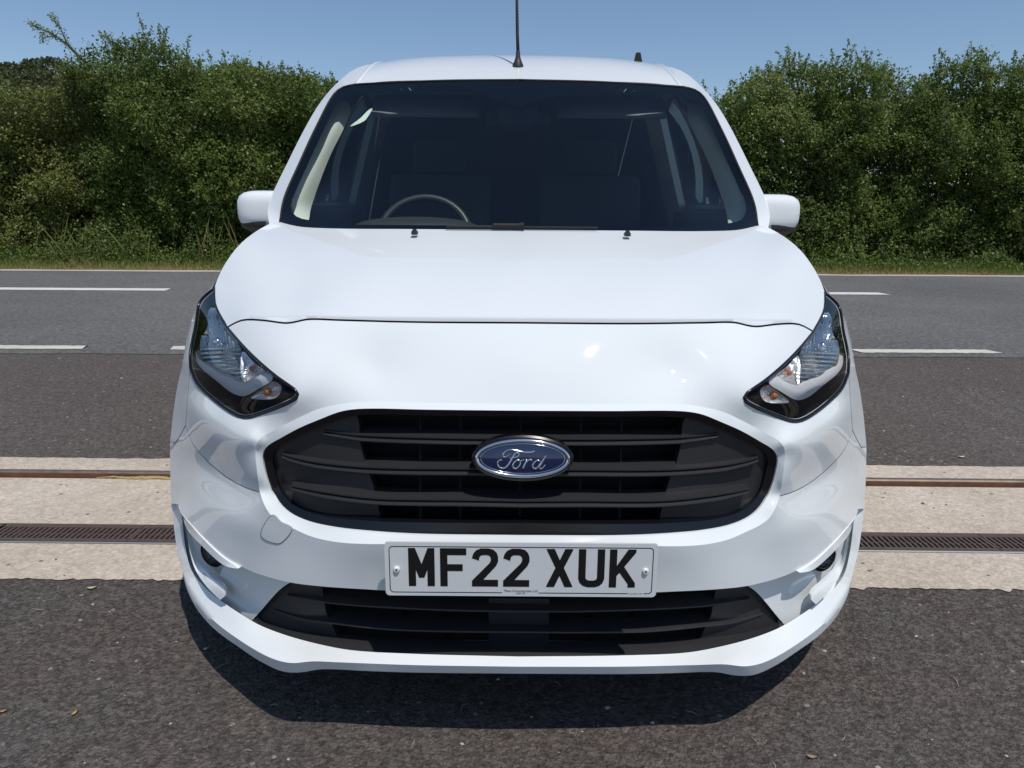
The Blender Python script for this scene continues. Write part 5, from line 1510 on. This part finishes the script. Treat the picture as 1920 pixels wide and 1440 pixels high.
base_z = np.interp(fx, HILL[:, 0], HILL[:, 1]) * np.minimum(1, ((fy - 45) / 30) ** 0.8)
lump = value_noise(np.column_stack([fx, fy, 0 * fx]), 0.30, 41) * 1.5 + value_noise(np.column_stack([fx, fy, 0 * fx]), 0.9, 42) * 0.7
fz_ = base_z - 0.9 + lump - RNG.exponential(0.25, n)
ft = np.clip(0.35 + 1.0 * (value_noise(np.column_stack([fx, fy, 0 * fx]), 0.22, 43) - 0.5) + RNG.normal(0, 0.15, n), 0, 1)
WOOD = leaf_mat('distant_canopy', [(0.0, (0.055, 0.072, 0.026)), (0.45, (0.105, 0.125, 0.042)), (0.75, (0.16, 0.165, 0.060)), (1.0, (0.22, 0.19, 0.09))], 0.35)
o_ = obj('woodland', leaf_mesh('woodland', np.column_stack([fx, fy, fz_]), RNG.uniform(0.18, 0.42, n), ft, RNG, up=0.9, out_dir=(0, -0.3, 0), aspect=0.8), WOOD); o_['kind'] = 'stuff'

# ---------------------------------------------------------------- litter and grit
def scatter_grit(name, n, xr, yr, size, material, z0):
    x = RNG.uniform(*xr, n); y = RNG.uniform(*yr, n); s = RNG.gamma(2.0, size / 2, n)
    base = np.array([(1, 0, 0.1), (0.1, 0.9, 0.05), (-0.9, 0.1, 0.1), (-0.1, -0.8, 0.05), (0.05, 0.05, 0.6)])
    V, F = [], []
    for i in range(n):
        a = RNG.uniform(0, 6.28); c_, s_ = math.cos(a), math.sin(a)
        b = base * s[i] * RNG.uniform(0.5, 1.3, (5, 3))
        V += [(x[i] + p[0] * c_ - p[1] * s_, y[i] + p[0] * s_ + p[1] * c_, z0 + p[2]) for p in b]
        k = 5 * i; F += [(k + q, k + (q + 1) % 4, k + 4) for q in range(4)]
    o_ = obj(name, mesh_of(V, F), material); o_['kind'] = 'stuff'
pale = principled('pale_chippings', (0.42, 0.38, 0.32), rough=0.9, grain=(20, 0.4))
darkst = principled('dark_chippings', (0.10, 0.09, 0.08), rough=0.9, grain=(20, 0.4))
scatter_grit('grit', 420, (-2.2, 2.2), (-0.7, 0.77), 0.0030, pale, 0.0042)
scatter_grit('grit', 500, (-3.6, 3.6), (1.92, 4.5), 0.0038, pale, 0.0032)
scatter_grit('grit', 260, (-2.6, 2.6), (0.79, 1.9), 0.0035, darkst, 0.0082)
straw_m = principled('straw', (0.55, 0.42, 0.18), rough=0.8)
vfs = []
def straw(x, y, z, l, a, r=0.0016, bend=0.1):
    d = np.array([math.cos(a), math.sin(a), 0]); nrm = np.array([-d[1], d[0], 0])
    p = np.array([x, y, z])
    a_, f = tube_data([tuple(p - d * l / 2), tuple(p + nrm * l * bend + [0, 0, 0.003]), tuple(p + d * l / 2)], [r * .6, r, r * .6], 4)
    return np.array([tuple(v) for v in a_]), f
for _ in range(70):
    x = random.choice([-1.62, -1.5, -1.02, -1.05, -1.15, -0.98]) + random.gauss(0, 0.07)
    vfs.append(straw(x, along(x, 1.645, RS_) + random.gauss(0, 0.006), 0.011, random.uniform(0.05, 0.16), random.gauss(0.02, 0.14), 0.0022, random.gauss(0, 0.05)))
v, f = join(*vfs)
o_ = obj('straw', mesh_of(v, f), straw_m); o_['kind'] = 'stuff'
vfs = []
for _ in range(46):
    vfs.append(straw(random.uniform(-1.6, 1.6), random.uniform(-0.25, 0.74), 0.0065, random.uniform(0.012, 0.045), random.uniform(0, 6.28), 0.0009, random.gauss(0, .1)))
v, f = join(*vfs)
o_ = obj('grass_clippings', mesh_of(v, f), principled('dry_clippings', (0.38, 0.33, 0.25), rough=0.9)); o_['kind'] = 'stuff'

def dry_leaf(x, y, z, size, rot, color, label):
    prof = [(-1, 0), (-0.5, 0.34), (0.1, 0.42), (0.65, 0.22), (1, 0)]
    V, F = [], []
    for a, w in prof:
        V += [(a * size, w * size, 0.006 + 0.25 * size * abs(a)), (a * size, 0, 0.002), (a * size, -w * size, 0.006 + 0.2 * size * abs(a))]
    for i in range(len(prof) - 1):
        F += [(3 * i, 3 * i + 1, 3 * i + 4, 3 * i + 3), (3 * i + 1, 3 * i + 2, 3 * i + 5, 3 * i + 4)]
    o_ = obj('dry_leaf', mesh_of(V, F), principled('dry_leaf', color, rough=0.8), smooth=True)
    o_.location = (x, y, 0.004); o_.rotation_euler = (0, 0, rot)
    tag(o_, label, 'leaf', 'dry leaves on the tarmac')
dry_leaf(-1.283, 0.728, 0, 0.013, 0.3, (0.50, 0.42, 0.30), 'curled pale dry leaf on tarmac beside the concrete edge, left of the van')
dry_leaf(-1.005, 0.165, 0, 0.009, 1.4, (0.42, 0.30, 0.10), 'small upright yellow leaf fragment on the open tarmac at lower left')
dry_leaf(-1.17, 0.17, 0, 0.007, 0.6, (0.42, 0.30, 0.10), 'tiny yellow leaf fragment, leftmost of two on the lower left tarmac')
dry_leaf(0.62, 0.045, 0, 0.011, -0.2, (0.30, 0.22, 0.15), 'thin brown leaf on tarmac just right of the van shadow')
dry_leaf(2.12, 2.02, 0, 0.018, 0.1, (0.55, 0.52, 0.46), 'pale flattened scrap on the far tarmac right of the van')

# pale tyre scuffs sweeping across the forecourt at the right
V, F = [], []
for cx_, cy_, r_, a0, a1, cnt in ((4.0, 2.9, 1.22, 150, 215, 420), (4.02, 2.95, 1.10, 148, 212, 360), (3.95, 3.0, 0.92, 150, 205, 160), (3.9, 2.85, 1.42, 160, 205, 120)):
    for _ in range(cnt):
        a = math.radians(random.uniform(a0, a1)); r = r_ + random.gauss(0, 0.022)
        x, y = cx_ + r * math.cos(a), cy_ + r * math.sin(a)
        s_ = random.uniform(0.003, 0.008); t = random.uniform(0, 6.28); i = len(V)
        V += [(x + s_ * math.cos(t + q), y + s_ * 1.5 * math.sin(t + q), 0.0038) for q in (0, 2.1, 4.2)]
        F.append((i, i + 1, i + 2))
o_ = obj('tyre_scuff_dust', mesh_of(V, F), principled('pale_dust', (0.22, 0.20, 0.185), rough=0.95)); o_['kind'] = 'stuff'
